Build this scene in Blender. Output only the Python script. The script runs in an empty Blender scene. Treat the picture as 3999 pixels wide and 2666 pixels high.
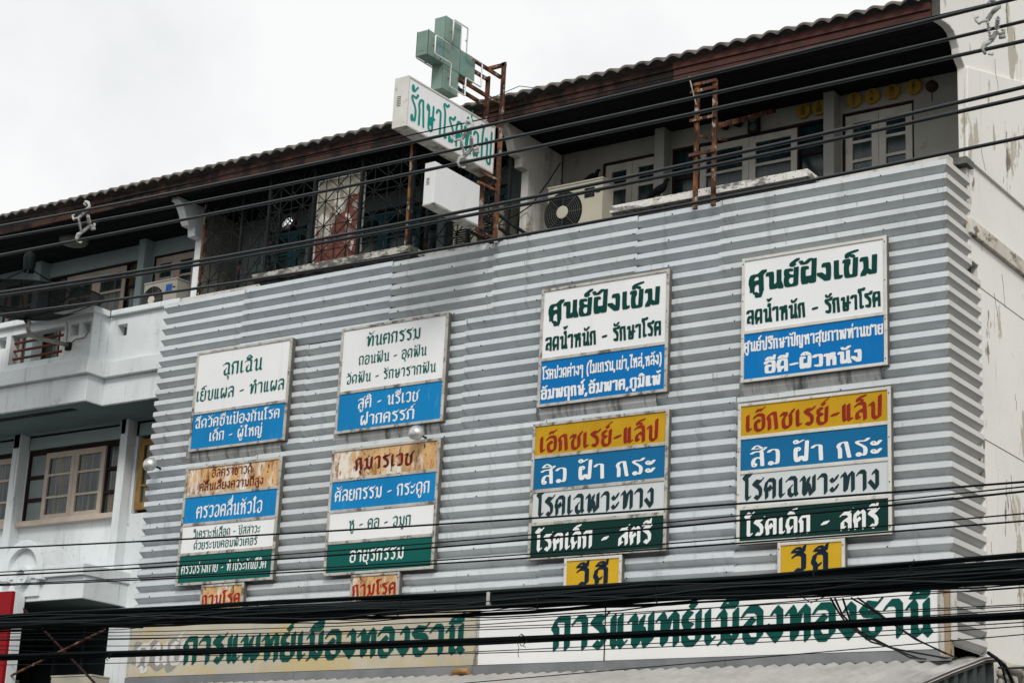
import bpy, math, random
import numpy as np
from mathutils import Vector
R = math.radians
random.seed(7)
S = bpy.context.scene
COL = S.collection

# ------------------------------------------------------------------ camera
YAW, PIT, ROL, FPX = 0.619730624, 0.283378415, 0.0482196828, 7431.86
CAM = np.array([9.0, -12.5, 1.6])
cy, sy, cp, sp = math.cos(YAW), math.sin(YAW), math.cos(PIT), math.sin(PIT)
FW = np.array([-sy * cp, cy * cp, sp]); r0 = np.array([cy, sy, 0.0]); u0 = np.cross(r0, FW)
RT = math.cos(ROL) * r0 + math.sin(ROL) * u0
UP = -math.sin(ROL) * r0 + math.cos(ROL) * u0
cd = bpy.data.cameras.new('camera'); cam = bpy.data.objects.new('camera', cd); COL.objects.link(cam)
from mathutils import Matrix
mw = Matrix(((RT[0], UP[0], -FW[0], CAM[0]), (RT[1], UP[1], -FW[1], CAM[1]), (RT[2], UP[2], -FW[2], CAM[2]), (0, 0, 0, 1)))
cam.matrix_world = mw
cd.sensor_fit = 'HORIZONTAL'; cd.sensor_width = 36; cd.lens = FPX / 3999 * 36; cd.clip_end = 2000; cd.clip_start = .1
S.camera = cam

# ------------------------------------------------------------------ sky, sun, exposure
W = bpy.data.worlds.new('World'); S.world = W; W.use_nodes = True
nt = W.node_tree; nt.nodes.clear()
SUN_EL, SUN_AZ = 39, -36            # azimuth of the sun measured from -Y towards +X
sky = nt.nodes.new('ShaderNodeTexSky'); sky.sky_type = 'NISHITA'; sky.sun_disc = False
sky.sun_elevation = R(SUN_EL); sky.sun_rotation = R(180 + SUN_AZ)
tc = nt.nodes.new('ShaderNodeTexCoord')
nz = nt.nodes.new('ShaderNodeTexNoise'); nz.inputs['Scale'].default_value = 5; nz.inputs['Detail'].default_value = 6; nz.inputs['Roughness'].default_value = .55
cr = nt.nodes.new('ShaderNodeValToRGB')
cr.color_ramp.elements[0].position = .30; cr.color_ramp.elements[0].color = (.63, .645, .655, 1)
cr.color_ramp.elements[1].position = .56; cr.color_ramp.elements[1].color = (.775, .778, .775, 1)
mu = nt.nodes.new('ShaderNodeMix'); mu.data_type = 'RGBA'; mu.blend_type = 'MULTIPLY'; mu.inputs[0].default_value = 1
mu.inputs[7].default_value = (10, 10, 10, 1)
mx = nt.nodes.new('ShaderNodeMix'); mx.data_type = 'RGBA'; mx.inputs[0].default_value = .96
bg = nt.nodes.new('ShaderNodeBackground'); bg.inputs['Strength'].default_value = .1
wo = nt.nodes.new('ShaderNodeOutputWorld')
nt.links.new(tc.outputs['Generated'], nz.inputs['Vector']); nt.links.new(nz.outputs['Fac'], cr.inputs['Fac'])
nt.links.new(cr.outputs['Color'], mu.inputs[6]); nt.links.new(sky.outputs['Color'], mx.inputs[6])
nt.links.new(mu.outputs[2], mx.inputs[7]); nt.links.new(mx.outputs[2], bg.inputs['Color']); nt.links.new(bg.outputs['Background'], wo.inputs['Surface'])
sl = bpy.data.lights.new('sun', 'SUN'); sl.energy = 1.5; sl.angle = R(16); sl.color = (1, .975, .945)
so = bpy.data.objects.new('sun', sl); COL.objects.link(so)
sd = Vector((math.sin(R(-SUN_AZ)) * math.cos(R(SUN_EL)), -math.cos(R(SUN_AZ)) * math.cos(R(SUN_EL)), math.sin(R(SUN_EL))))
so.rotation_euler = sd.to_track_quat('Z', 'Y').to_euler()
S.view_settings.view_transform = 'Standard'; S.view_settings.look = 'None'
S.view_settings.exposure = .35; S.view_settings.gamma = 1
S.cycles.max_bounces = 5; S.cycles.diffuse_bounces = 3; S.cycles.transparent_max_bounces = 12

# ------------------------------------------------------------------ measuring helpers (photo pixel -> point on a plane of the place)
def ray(x, y): return FW * FPX + RT * (x - 1999.5) - UP * (y - 1333)
def PY(x, y, Y): d = ray(x, y); return CAM + d * ((Y - CAM[1]) / d[1])
def PX(x, y, X): d = ray(x, y); return CAM + d * ((X - CAM[0]) / d[0])
def PZ(x, y, Z): d = ray(x, y); return CAM + d * ((Z - CAM[2]) / d[2])
class Fr:                                            # a zoomed frame of the photo
    def __init__(s, ox, oy, k): s.o = (ox, oy, k)
    def __call__(s, x, y): return s.o[0] + x / s.o[2], s.o[1] + y / s.o[2]
ZA = Fr(600, 1250, 2.6133); ZB = Fr(1200, 1200, 2.6133); ZC = Fr(600, 1750, 2.4117); ZD = Fr(1200, 1650, 2.24)
ZE = Fr(2000, 1000, 2.412); ZF = Fr(2800, 900, 2.4125); ZG = Fr(2000, 1550, 2.0907); ZH = Fr(2800, 1480, 2.036)
ZI = Fr(400, 2200, 1.568); Z1 = Fr(0, 700, 2.24); Z2 = Fr(0, 1300, 2.614); Z3 = Fr(0, 1900, 2.047)
Z4 = Fr(700, 500, 2.4125); Z5 = Fr(1400, 0, 1.5675); Z6 = Fr(2000, 300, 1.96); Z7 = Fr(2800, 0, 1.96); ZW = Fr(0, 1550, 3.136)
ZR = Fr(3600, 2400, 5.895); ZN = Fr(1600, 700, 4.523); ZL = Fr(0, 2250, 3.77); ZX = Fr(1600, 30, 4.0205); RAW = Fr(0, 0, 1)

# ------------------------------------------------------------------ materials
MATS = {}
def mat(name, col, rough=.75, metal=0, var=.1, sc=2.5, stains=(), bump=0, spec=.12, bscale=60, streak=0, alpha=1):
    if name in MATS: return MATS[name]
    m = bpy.data.materials.new(name); m.use_nodes = True; n = m.node_tree; L = n.links.new
    b = n.nodes['Principled BSDF']; b.inputs['Roughness'].default_value = rough; b.inputs['Metallic'].default_value = metal
    b.inputs['Specular IOR Level'].default_value = spec
    g = n.nodes.new('ShaderNodeNewGeometry')
    def noise(scale3, detail=5, off=0, rg=.6):
        mp = n.nodes.new('ShaderNodeMapping'); mp.inputs['Scale'].default_value = scale3; mp.inputs['Location'].default_value = (off, off * .7, off * 1.3)
        L(g.outputs['Position'], mp.inputs['Vector'])
        t = n.nodes.new('ShaderNodeTexNoise'); t.inputs['Scale'].default_value = 1; t.inputs['Detail'].default_value = detail; t.inputs['Roughness'].default_value = rg
        L(mp.outputs['Vector'], t.inputs['Vector']); return t.outputs['Fac']
    def mix(fac, a, c, mode='MIX'):
        x = n.nodes.new('ShaderNodeMix'); x.data_type = 'RGBA'; x.blend_type = mode
        if isinstance(fac, (int, float)): x.inputs[0].default_value = fac
        else: L(fac, x.inputs[0])
        for s, i in ((a, 6), (c, 7)):
            if isinstance(s, tuple): x.inputs[i].default_value = (*s, 1)
            else: L(s, x.inputs[i])
        return x.outputs[2]
    def ramp(f, lo, hi, v0=0., v1=1.):
        r = n.nodes.new('ShaderNodeMapRange'); r.interpolation_type = 'SMOOTHSTEP'
        r.inputs[1].default_value = lo; r.inputs[2].default_value = hi; r.inputs[3].default_value = v0; r.inputs[4].default_value = v1
        L(f, r.inputs[0]); return r.outputs[0]
    h = hash_(name)
    f = ramp(noise((sc, sc, sc), 6, h), .3, .7)
    c = mix(f, tuple(x * (1 - var) for x in col), tuple(min(1, x * (1 + var)) for x in col))
    if streak:
        f = ramp(noise((9, 9, .55), 4, h + 3), .45, .75, 0, streak)
        c = mix(f, c, tuple(x * .55 for x in col))
    for i, (scol, s3, lo, hi, st) in enumerate(stains):
        f = ramp(noise(s3, 8, h + 11 * i + 5, .68), lo, hi, 0, st)
        c = mix(f, c, scol)
    L(c, b.inputs['Base Color']) if not isinstance(c, tuple) else None
    if bump:
        bn = n.nodes.new('ShaderNodeBump'); bn.inputs['Strength'].default_value = bump; bn.inputs['Distance'].default_value = .01
        L(noise((bscale,) * 3, 4, h + 40), bn.inputs['Height']); L(bn.outputs['Normal'], b.inputs['Normal'])
    if alpha < 1: b.inputs['Alpha'].default_value = alpha
    MATS[name] = m; return m
def hash_(s): return (sum(ord(c) * (i + 3) for i, c in enumerate(s)) % 997) * .37

GRIME = (.10, .095, .08)
M_white = mat('white_plaster', (.745, .785, .79), .85, 0, .07, 1.2, [((.5, .49, .45), (5, 5, .7), .5, .76, .5), (GRIME, (3, 3, 5), .6, .78, .55), ((.36, .34, .29), (16, 16, 1.1), .575, .7, .5), ((.25, .23, .2), (30, 30, 12), .63, .68, .6)], bump=.15)
M_weath = mat('weathered_white_plaster', (.72, .70, .65), .9, 0, .08, 2, [((.13, .125, .11), (5, 5, 14), .49, .6, .9), ((.30, .27, .22), (16, 16, 3), .54, .66, .7), ((.07, .07, .06), (30, 30, 30), .58, .64, .8)], bump=.4)
M_moss = mat('blackened_plaster', (.13, .13, .115), .95, 0, .3, 4, [((.5, .48, .43), (9, 9, 9), .6, .7, .75), ((.02, .025, .022), (3, 3, 3), .45, .62, .8)], bump=.5)
M_end = mat('cream_plaster', (.80, .775, .72), .88, 0, .05, .7, [((.44, .40, .31), (2.6, 2.6, 1.0), .575, .60, .85), ((.17, .145, .11), (3.6, 3.6, 1.3), .615, .65, .9), ((.36, .32, .27), (16, 16, .6), .62, .68, .5)], bump=.2)
M_gwall = mat('dull_render', (.33, .325, .295), .9, 0, .12, 1.5, [(GRIME, (5, 5, 3), .6, .75, .6)], bump=.2)
M_gwall2 = mat('pale_green_render', (.33, .41, .41), .9, 0, .08, 1.5, [(GRIME, (5, 5, 3), .66, .8, .4)], bump=.2)
M_fin = mat('stained_white_plaster', (.66, .64, .59), .9, 0, .08, 1.5, [((.28, .25, .21), (7, 7, .9), .46, .68, .75), (GRIME, (4, 4, 4), .57, .7, .85)], bump=.3)
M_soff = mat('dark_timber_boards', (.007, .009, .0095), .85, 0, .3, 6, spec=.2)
M_fasc = mat('red_brown_fascia_paint', (.066, .034, .026), .8, 0, .25, 3, [((.016, .012, .011), (5, 5, 3), .42, .58, .9), ((.30, .26, .22), (18, 18, 30), .63, .72, .6)], bump=.3)
M_fasc2 = mat('fresh_maroon_fascia_paint', (.085, .036, .03), .7, 0, .15, 3, [((.03, .014, .012), (4, 4, 9), .5, .7, .6)])
M_tile = mat('weathered_roof_tile', (.17, .15, .13), .9, 0, .35, 6, [((.035, .034, .032), (9, 9, 9), .5, .65, .7)], bump=.3)
CLS = [((.42, .43, .43), (1.3, 2, 9), .52, .75, .5), ((.26, .245, .22), (9, 3, .9), .53, .74, .5), ((.30, .24, .17), (12, 3, .7), .62, .76, .25), ((.2, .19, .17), (26, 8, 5), .61, .7, .55)]
M_clad = mat('pale_grey_sheet_metal', (.67, .715, .73), .5, .1, .06, 1.1, CLS, spec=.3)
M_cladb = mat('bluish_grey_sheet_metal', (.63, .685, .71), .5, .1, .06, 1.1, CLS, spec=.3)
M_cladc = mat('dusty_grey_sheet_metal', (.655, .69, .695), .5, .1, .08, 1.1, CLS, spec=.3)
M_clad2 = mat('stained_sheet_metal', (.50, .51, .50), .5, .15, .1, 1.5, [((.07, .07, .065), (14, 5, 1.2), .46, .66, .85)])
M_alu = mat('weathered_aluminium', (.50, .48, .43), .5, .25, .2, 4, [((.09, .075, .06), (9, 9, 9), .5, .62, .85)], spec=.3)
M_alu2 = mat('clean_aluminium', (.66, .64, .58), .45, .25, .1, 4, [((.24, .21, .17), (9, 9, 9), .55, .68, .7)], spec=.3)
M_panw = mat('white_sign_sheet', (.82, .825, .82), .45, 0, .03, 1.5, [((.60, .58, .52), (6, 6, .8), .54, .78, .45), ((.42, .39, .33), (22, 22, 2.5), .62, .74, .4)])
M_panw2 = mat('greyed_sign_sheet', (.60, .635, .63), .5, 0, .05, 1.5, [((.35, .35, .33), (8, 8, 1.2), .6, .8, .5)])
M_panb = mat('sky_blue_sign_sheet', (.004, .21, .49), .45, 0, .08, 2, [((.10, .33, .55), (26, 26, 5), .56, .74, .45)])
M_panb2 = mat('strong_blue_sign_sheet', (.001, .165, .46), .45, 0, .05, 2, [((.02, .2, .47), (5, 5, 2), .5, .7, .5)])
M_panb3 = mat('speckled_teal_blue_sign_sheet', (.007, .135, .30), .45, 0, .06, 2, [((.7, .75, .78), (48, 48, 48), .71, .73, .9)])
M_pang = mat('green_sign_sheet', (.002, .10, .082), .45, 0, .06, 2)
M_pang2 = mat('dark_green_sign_sheet', (.003, .034, .028), .45, 0, .06, 2)
M_pany = mat('yellow_sign_sheet', (.52, .30, .012), .5, 0, .1, 2, [((.40, .22, .01), (5, 5, 5), .5, .7, .5)])
M_pany2 = mat('bright_yellow_sign_sheet', (.62, .38, .02), .5, 0, .06, 2)
M_rustp = mat('rusted_cream_sign_sheet', (.60, .37, .17), .75, 0, .2, 5, [((.80, .75, .66), (4.5, 4.5, 1.8), .46, .58, .95), ((.30, .12, .04), (13, 13, 4), .5, .62, .85), ((.07, .025, .012), (30, 30, 14), .57, .64, .9)], bump=.3)
M_banner = mat('faded_beige_banner', (.50, .46, .37), .6, 0, .08, 1.5, [((.54, .42, .17), (1.4, 1.4, 2.6), .47, .62, .75), ((.40, .38, .34), (2.2, 2.2, .5), .52, .72, .7)])
M_bannerw = mat('white_banner', (.80, .80, .78), .55, 0, .03, 1, [((.62, .61, .57), (3, 3, 1), .6, .8, .5)])
T_green = mat('green_lettering', (.001, .115, .095), .5, 0, .03)
T_board = mat('board_green_lettering', (.002, .072, .058), .5, 0, .08, 4)
T_dgreen = mat('dark_green_lettering', (.002, .05, .04), .5, 0, .03)
T_white = mat('white_lettering', (.80, .81, .79), .5, 0, .02)
T_red = mat('red_lettering', (.27, .022, .012), .55, 0, .15, 6)
T_rust = mat('rusted_red_lettering', (.15, .018, .012), .7, 0, .35, 12, [((.05, .012, .008), (22, 22, 22), .5, .62, .8)])
T_rred = mat('bright_rusted_red_lettering', (.33, .022, .012), .65, 0, .3, 12, [((.10, .018, .01), (20, 20, 20), .55, .66, .8)])
T_black = mat('slate_lettering', (.012, .035, .04), .5, 0, .05)
T_navy = mat('navy_lettering', (.006, .016, .035), .5, 0, .05)
T_teal = mat('teal_lettering', (.006, .26, .22), .5, 0, .03)
T_ghost = mat('painted_over_lettering', (.62, .61, .58), .7, 0, .1, 6)
M_ghost = mat('grey_spray_paint', (.30, .285, .26), .8, 0, .12, 5)
M_cross = mat('faded_green_cross_metal', (.21, .30, .255), .6, .1, .12, 3, [((.12, .27, .26), (3, 3, 5), .5, .66, .6), ((.26, .27, .15), (4, 4, 4), .58, .74, .6), ((.10, .10, .07), (14, 14, 14), .66, .74, .6)])
M_tube = mat('white_glass_tube', (.78, .76, .74), .3)
M_rust = mat('rusty_steel', (.10, .048, .03), .9, 0, .3, 8, [((.28, .12, .04), (9, 9, 6), .49, .62, .8), ((.02, .014, .012), (14, 14, 5), .5, .6, .85), ((.42, .38, .34), (18, 18, 10), .57, .62, .8)], bump=.4)
M_dsteel = mat('dark_steel', (.016, .019, .02), .7, .3, .3, 8, [((.16, .09, .06), (12, 12, 6), .58, .68, .7)])
M_cable = mat('black_cable_rubber', (.0035, .007, .008), .6, 0, .2, 6, spec=.12)
M_cab2 = mat('glossy_cable_sheath', (.006, .010, .0115), .38, 0, .25, 9, spec=.5)
M_wire = mat('dark_wire', (.008, .012, .014), .5)
M_ins = mat('grey_polymer', (.46, .46, .44), .5, 0, .15, 20)
M_fw = mat('off_white_timber', (.56, .53, .47), .75, 0, .12, 6, [(GRIME, (14, 14, 5), .6, .72, .6)])
M_fp = mat('pinkish_white_timber', (.50, .425, .355), .75, 0, .1, 6, [(GRIME, (14, 14, 5), .64, .74, .5)])
M_fy = mat('bare_ochre_timber', (.30, .18, .06), .75, 0, .2, 8)
M_fd = mat('dark_maroon_timber', (.03, .016, .014), .7, 0, .25, 6)
M_ftl = mat('teal_timber', (.04, .14, .16), .7, 0, .15, 6)
M_glass = mat('dark_window_glass', (.008, .022, .026), .12, 0, .4, 4, [((.045, .075, .075), (26, 3, 1.2), .45, .7, .8), ((.09, .11, .10), (40, 3, .4), .6, .7, .6)], spec=.5)
M_curt = mat('curtained_window_glass', (.02, .035, .033), .15, 0, .4, 6, [((.11, .13, .12), (17, 1, .2), .5, .58, .85), ((.17, .11, .03), (12, 1, 1.1), .53, .62, .75)], spec=.5)
M_film = mat('plastic_sheeted_window', (.24, .285, .28), .3, 0, .15, 3, [((.55, .58, .57), (14, 14, 22), .66, .74, .6)])
M_ac = mat('cream_enamel', (.50, .465, .37), .5, 0, .06, 3, [((.22, .17, .10), (12, 12, 2.5), .62, .72, .5)])
M_acd = mat('black_fan_grille', (.008, .01, .011), .6, 0, .2, 10)
M_steel = mat('brushed_silver', (.6, .61, .6), .35, .7, .1, 8)
M_red = mat('red_sign_vinyl', (.28, .006, .01), .5, 0, .06, 3)
M_case = mat('dirty_sign_case', (.13, .125, .11), .7, 0, .25, 6)  # case sides darkened to double as contact shadow beside the frames
M_conc = mat('asphalt', (.06, .06, .058), .9, 0, .15, .5)
M_awn = mat('weathered_fibre_cement', (.40, .385, .36), .85, 0, .12, 3, [((.24, .23, .20), (3, 3, 3), .52, .7, .6), ((.25, .15, .08), (7, 7, 7), .68, .74, .6)], bump=.2)
M_flash = mat('zinc_flashing', (.22, .23, .235), .6, .3, .15, 3, [((.10, .10, .10), (20, 20, 2), .6, .75, .5)])
M_tan = mat('tan_trim', (.33, .25, .16), .6, 0, .08, 3)
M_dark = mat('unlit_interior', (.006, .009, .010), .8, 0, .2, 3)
M_plaq = mat('ochre_plaque', (.36, .23, .04), .7, 0, .1, 6)
M_ink = mat('dark_ink', (.03, .02, .015), .7)
M_mirr = mat('mirror_glass', (.8, .82, .82), .06, 1, .02)
M_bird = mat('dark_feathers', (.006, .007, .008), .9, 0, .3, 30, spec=.02)
M_mesh = mat('black_wire_mesh', (.012, .014, .015), .7, 0, .1, 5, alpha=.88)
M_beige = mat('beige_conduit', (.40, .36, .30), .7, 0, .1, 6)
M_oldp = mat('peeling_red_white_board', (.17, .068, .05), .8, 0, .12, 3, [((.36, .32, .27), (3.2, 3.2, 1.9), .58, .6, .9), ((.7, .68, .62), (9, 9, 6), .59, .61, .9)])
M_oldg = mat('peeled_grey_brown_paint', (.34, .31, .25), .85, 0, .15, 5, [((.66, .63, .57), (8, 8, 4), .58, .6, .9), ((.17, .07, .05), (7, 7, 3), .6, .62, .8)])
M_blue = mat('blue_plate', (.02, .09, .32), .5)
M_skin = mat('red_paint_rail', (.17, .05, .035), .7, 0, .15, 6)

M_ledge_dim = mat('sooty_ledge_grime', (.37, .385, .395), .95, 0, .2, 6)  # ledge tops toned down to cut light bounced onto the rib undersides
# ------------------------------------------------------------------ mesh builder
ORG = {}
class MB:
    def __init__(s): s.v = []; s.f = []
    def add(s, v, f): o = len(s.v); s.v += [tuple(map(float, p)) for p in v]; s.f += [tuple(i + o for i in q) for q in f]; return s
    def box(s, x0, x1, y0, y1, z0, z1):
        x0, x1 = sorted((x0, x1)); y0, y1 = sorted((y0, y1)); z0, z1 = sorted((z0, z1))
        v = [(x, y, z) for z in (z0, z1) for y in (y0, y1) for x in (x0, x1)]
        return s.add(v, [(0, 2, 3, 1), (4, 5, 7, 6), (0, 1, 5, 4), (2, 6, 7, 3), (0, 4, 6, 2), (1, 3, 7, 5)])
    def prism(s, pts, a0, a1, axis='x'):             # polygon swept along an axis
        m = {'x': lambda a, p: (a, p[0], p[1]), 'y': lambda a, p: (p[0], a, p[1]), 'z': lambda a, p: (p[0], p[1], a)}[axis]
        n = len(pts); v = [m(a0, p) for p in pts] + [m(a1, p) for p in pts]
        return s.add(v, [tuple(range(n)), tuple(range(2 * n - 1, n - 1, -1))] + [(i, i + n, (i + 1) % n + n, (i + 1) % n) for i in range(n)])
    def tube(s, pts, r, n=6, cap=True):
        pts = [np.array(p, float) for p in pts]; rr = r if isinstance(r, (list, tuple)) else [r] * len(pts)
        v = []; prev = None
        for i, p in enumerate(pts):
            t = pts[min(i + 1, len(pts) - 1)] - pts[max(i - 1, 0)]; t /= (np.linalg.norm(t) + 1e-12)
            if prev is None:
                a = np.array([0, 0, 1.]) if abs(t[2]) < .9 else np.array([1., 0, 0]); prev = np.cross(t, a)
            prev = prev - t * (prev @ t); prev /= np.linalg.norm(prev); b = np.cross(t, prev)
            for k in range(n):
                q = 2 * math.pi * k / n + math.pi / n; v.append(p + rr[i] * (math.cos(q) * prev + math.sin(q) * b))
        m = len(pts); f = [(i * n + k, i * n + (k + 1) % n, (i + 1) * n + (k + 1) % n, (i + 1) * n + k) for i in range(m - 1) for k in range(n)]
        if cap: f += [tuple(range(n - 1, -1, -1)), tuple(range((m - 1) * n, m * n))]
        return s.add(v, f)
    def bar(s, p, q, w, h=None, up=(0, 0, 1)):
        p = np.array(p, float); q = np.array(q, float); h = h or w; t = q - p; t /= np.linalg.norm(t); u = np.array(up, float)
        if abs(u @ t) > .95: u = np.array([1., 0, 0])
        a = np.cross(t, u); a /= np.linalg.norm(a); b = np.cross(a, t); c = [(-1, -1), (1, -1), (1, 1), (-1, 1)]
        v = [e + a * i * w / 2 + b * j * h / 2 for e in (p, q) for i, j in c]
        return s.add(v, [(3, 2, 1, 0), (4, 5, 6, 7)] + [(i, (i + 1) % 4, (i + 1) % 4 + 4, i + 4) for i in range(4)])
    def lathe(s, c, axis, prof, n=16):               # prof: (distance along axis, radius)
        c = np.array(c, float); t = np.array(axis, float); t /= np.linalg.norm(t)
        a = np.cross(t, (0, 0, 1) if abs(t[2]) < .9 else (1, 0, 0)); a /= np.linalg.norm(a); b = np.cross(t, a)
        v = [c + t * d + r * (math.cos(2 * math.pi * k / n) * a + math.sin(2 * math.pi * k / n) * b) for d, r in prof for k in range(n)]
        f = [(i * n + k, i * n + (k + 1) % n, (i + 1) * n + (k + 1) % n, (i + 1) * n + k) for i in range(len(prof) - 1) for k in range(n)]
        f += [tuple(range(n - 1, -1, -1)), tuple(range((len(prof) - 1) * n, len(prof) * n))]
        return s.add(v, f)
    def holes(s, x0, x1, z0, z1, y0, y1, hs):        # wall slab in XZ with rectangular openings
        xs = sorted({x0, x1, *[min(max(h[i], x0), x1) for h in hs for i in (0, 1)]}); zs = sorted({z0, z1, *[min(max(h[i], z0), z1) for h in hs for i in (2, 3)]})
        full = lambda i, j: 0 <= i < len(xs) - 1 and 0 <= j < len(zs) - 1 and not any(h[0] - 1e-6 < (xs[i] + xs[i + 1]) / 2 < h[1] + 1e-6 and h[2] - 1e-6 < (zs[j] + zs[j + 1]) / 2 < h[3] + 1e-6 for h in hs)
        for i in range(len(xs) - 1):
            for j in range(len(zs) - 1):
                if not full(i, j): continue
                a, b, c, d = xs[i], xs[i + 1], zs[j], zs[j + 1]
                s.add([(a, y0, c), (b, y0, c), (b, y0, d), (a, y0, d)], [(0, 1, 2, 3)]); s.add([(a, y1, c), (b, y1, c), (b, y1, d), (a, y1, d)], [(3, 2, 1, 0)])
                if not full(i - 1, j): s.add([(a, y0, c), (a, y0, d), (a, y1, d), (a, y1, c)], [(0, 1, 2, 3)])
                if not full(i + 1, j): s.add([(b, y0, c), (b, y0, d), (b, y1, d), (b, y1, c)], [(3, 2, 1, 0)])
                if not full(i, j - 1): s.add([(a, y0, c), (b, y0, c), (b, y1, c), (a, y1, c)], [(3, 2, 1, 0)])
                if not full(i, j + 1): s.add([(a, y0, d), (b, y0, d), (b, y1, d), (a, y1, d)], [(0, 1, 2, 3)])
        return s
    def build(s, name, m, parent=None, smooth=False, bevel=0):
        o0 = ORG[parent.name] if parent else (np.mean(np.array(s.v), 0) if s.v else np.zeros(3))
        me = bpy.data.meshes.new(name); me.from_pydata([tuple(np.array(p) - o0) for p in s.v], [], s.f); me.update()
        me.materials.append(m)
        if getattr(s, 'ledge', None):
            me.materials.append(M_ledge_dim)
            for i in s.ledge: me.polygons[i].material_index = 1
        if smooth:
            for p in me.polygons: p.use_smooth = True
        o = bpy.data.objects.new(name, me); COL.objects.link(o)
        if parent: o.parent = parent
        else: o.location = o0
        ORG[o.name] = np.array(o0, float)
        if bevel:
            b = o.modifiers.new('bevel', 'BEVEL'); b.width = bevel; b.segments = 2; b.limit_method = 'ANGLE'; b.angle_limit = R(40)
        return o
def tag(o, label=None, cat=None, group=None, kind=None):
    if label: o['label'] = label
    if cat: o['category'] = cat
    if group: o['group'] = group
    if kind: o['kind'] = kind
    return o
def thing(name, loc, label, cat, group=None):
    o = bpy.data.objects.new(name, None); COL.objects.link(o); o.location = tuple(map(float, loc)); o.empty_display_size = .1
    ORG[o.name] = np.array(loc, float); return tag(o, label, cat, group)
def struct(o): o['kind'] = 'structure'; return o

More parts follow.
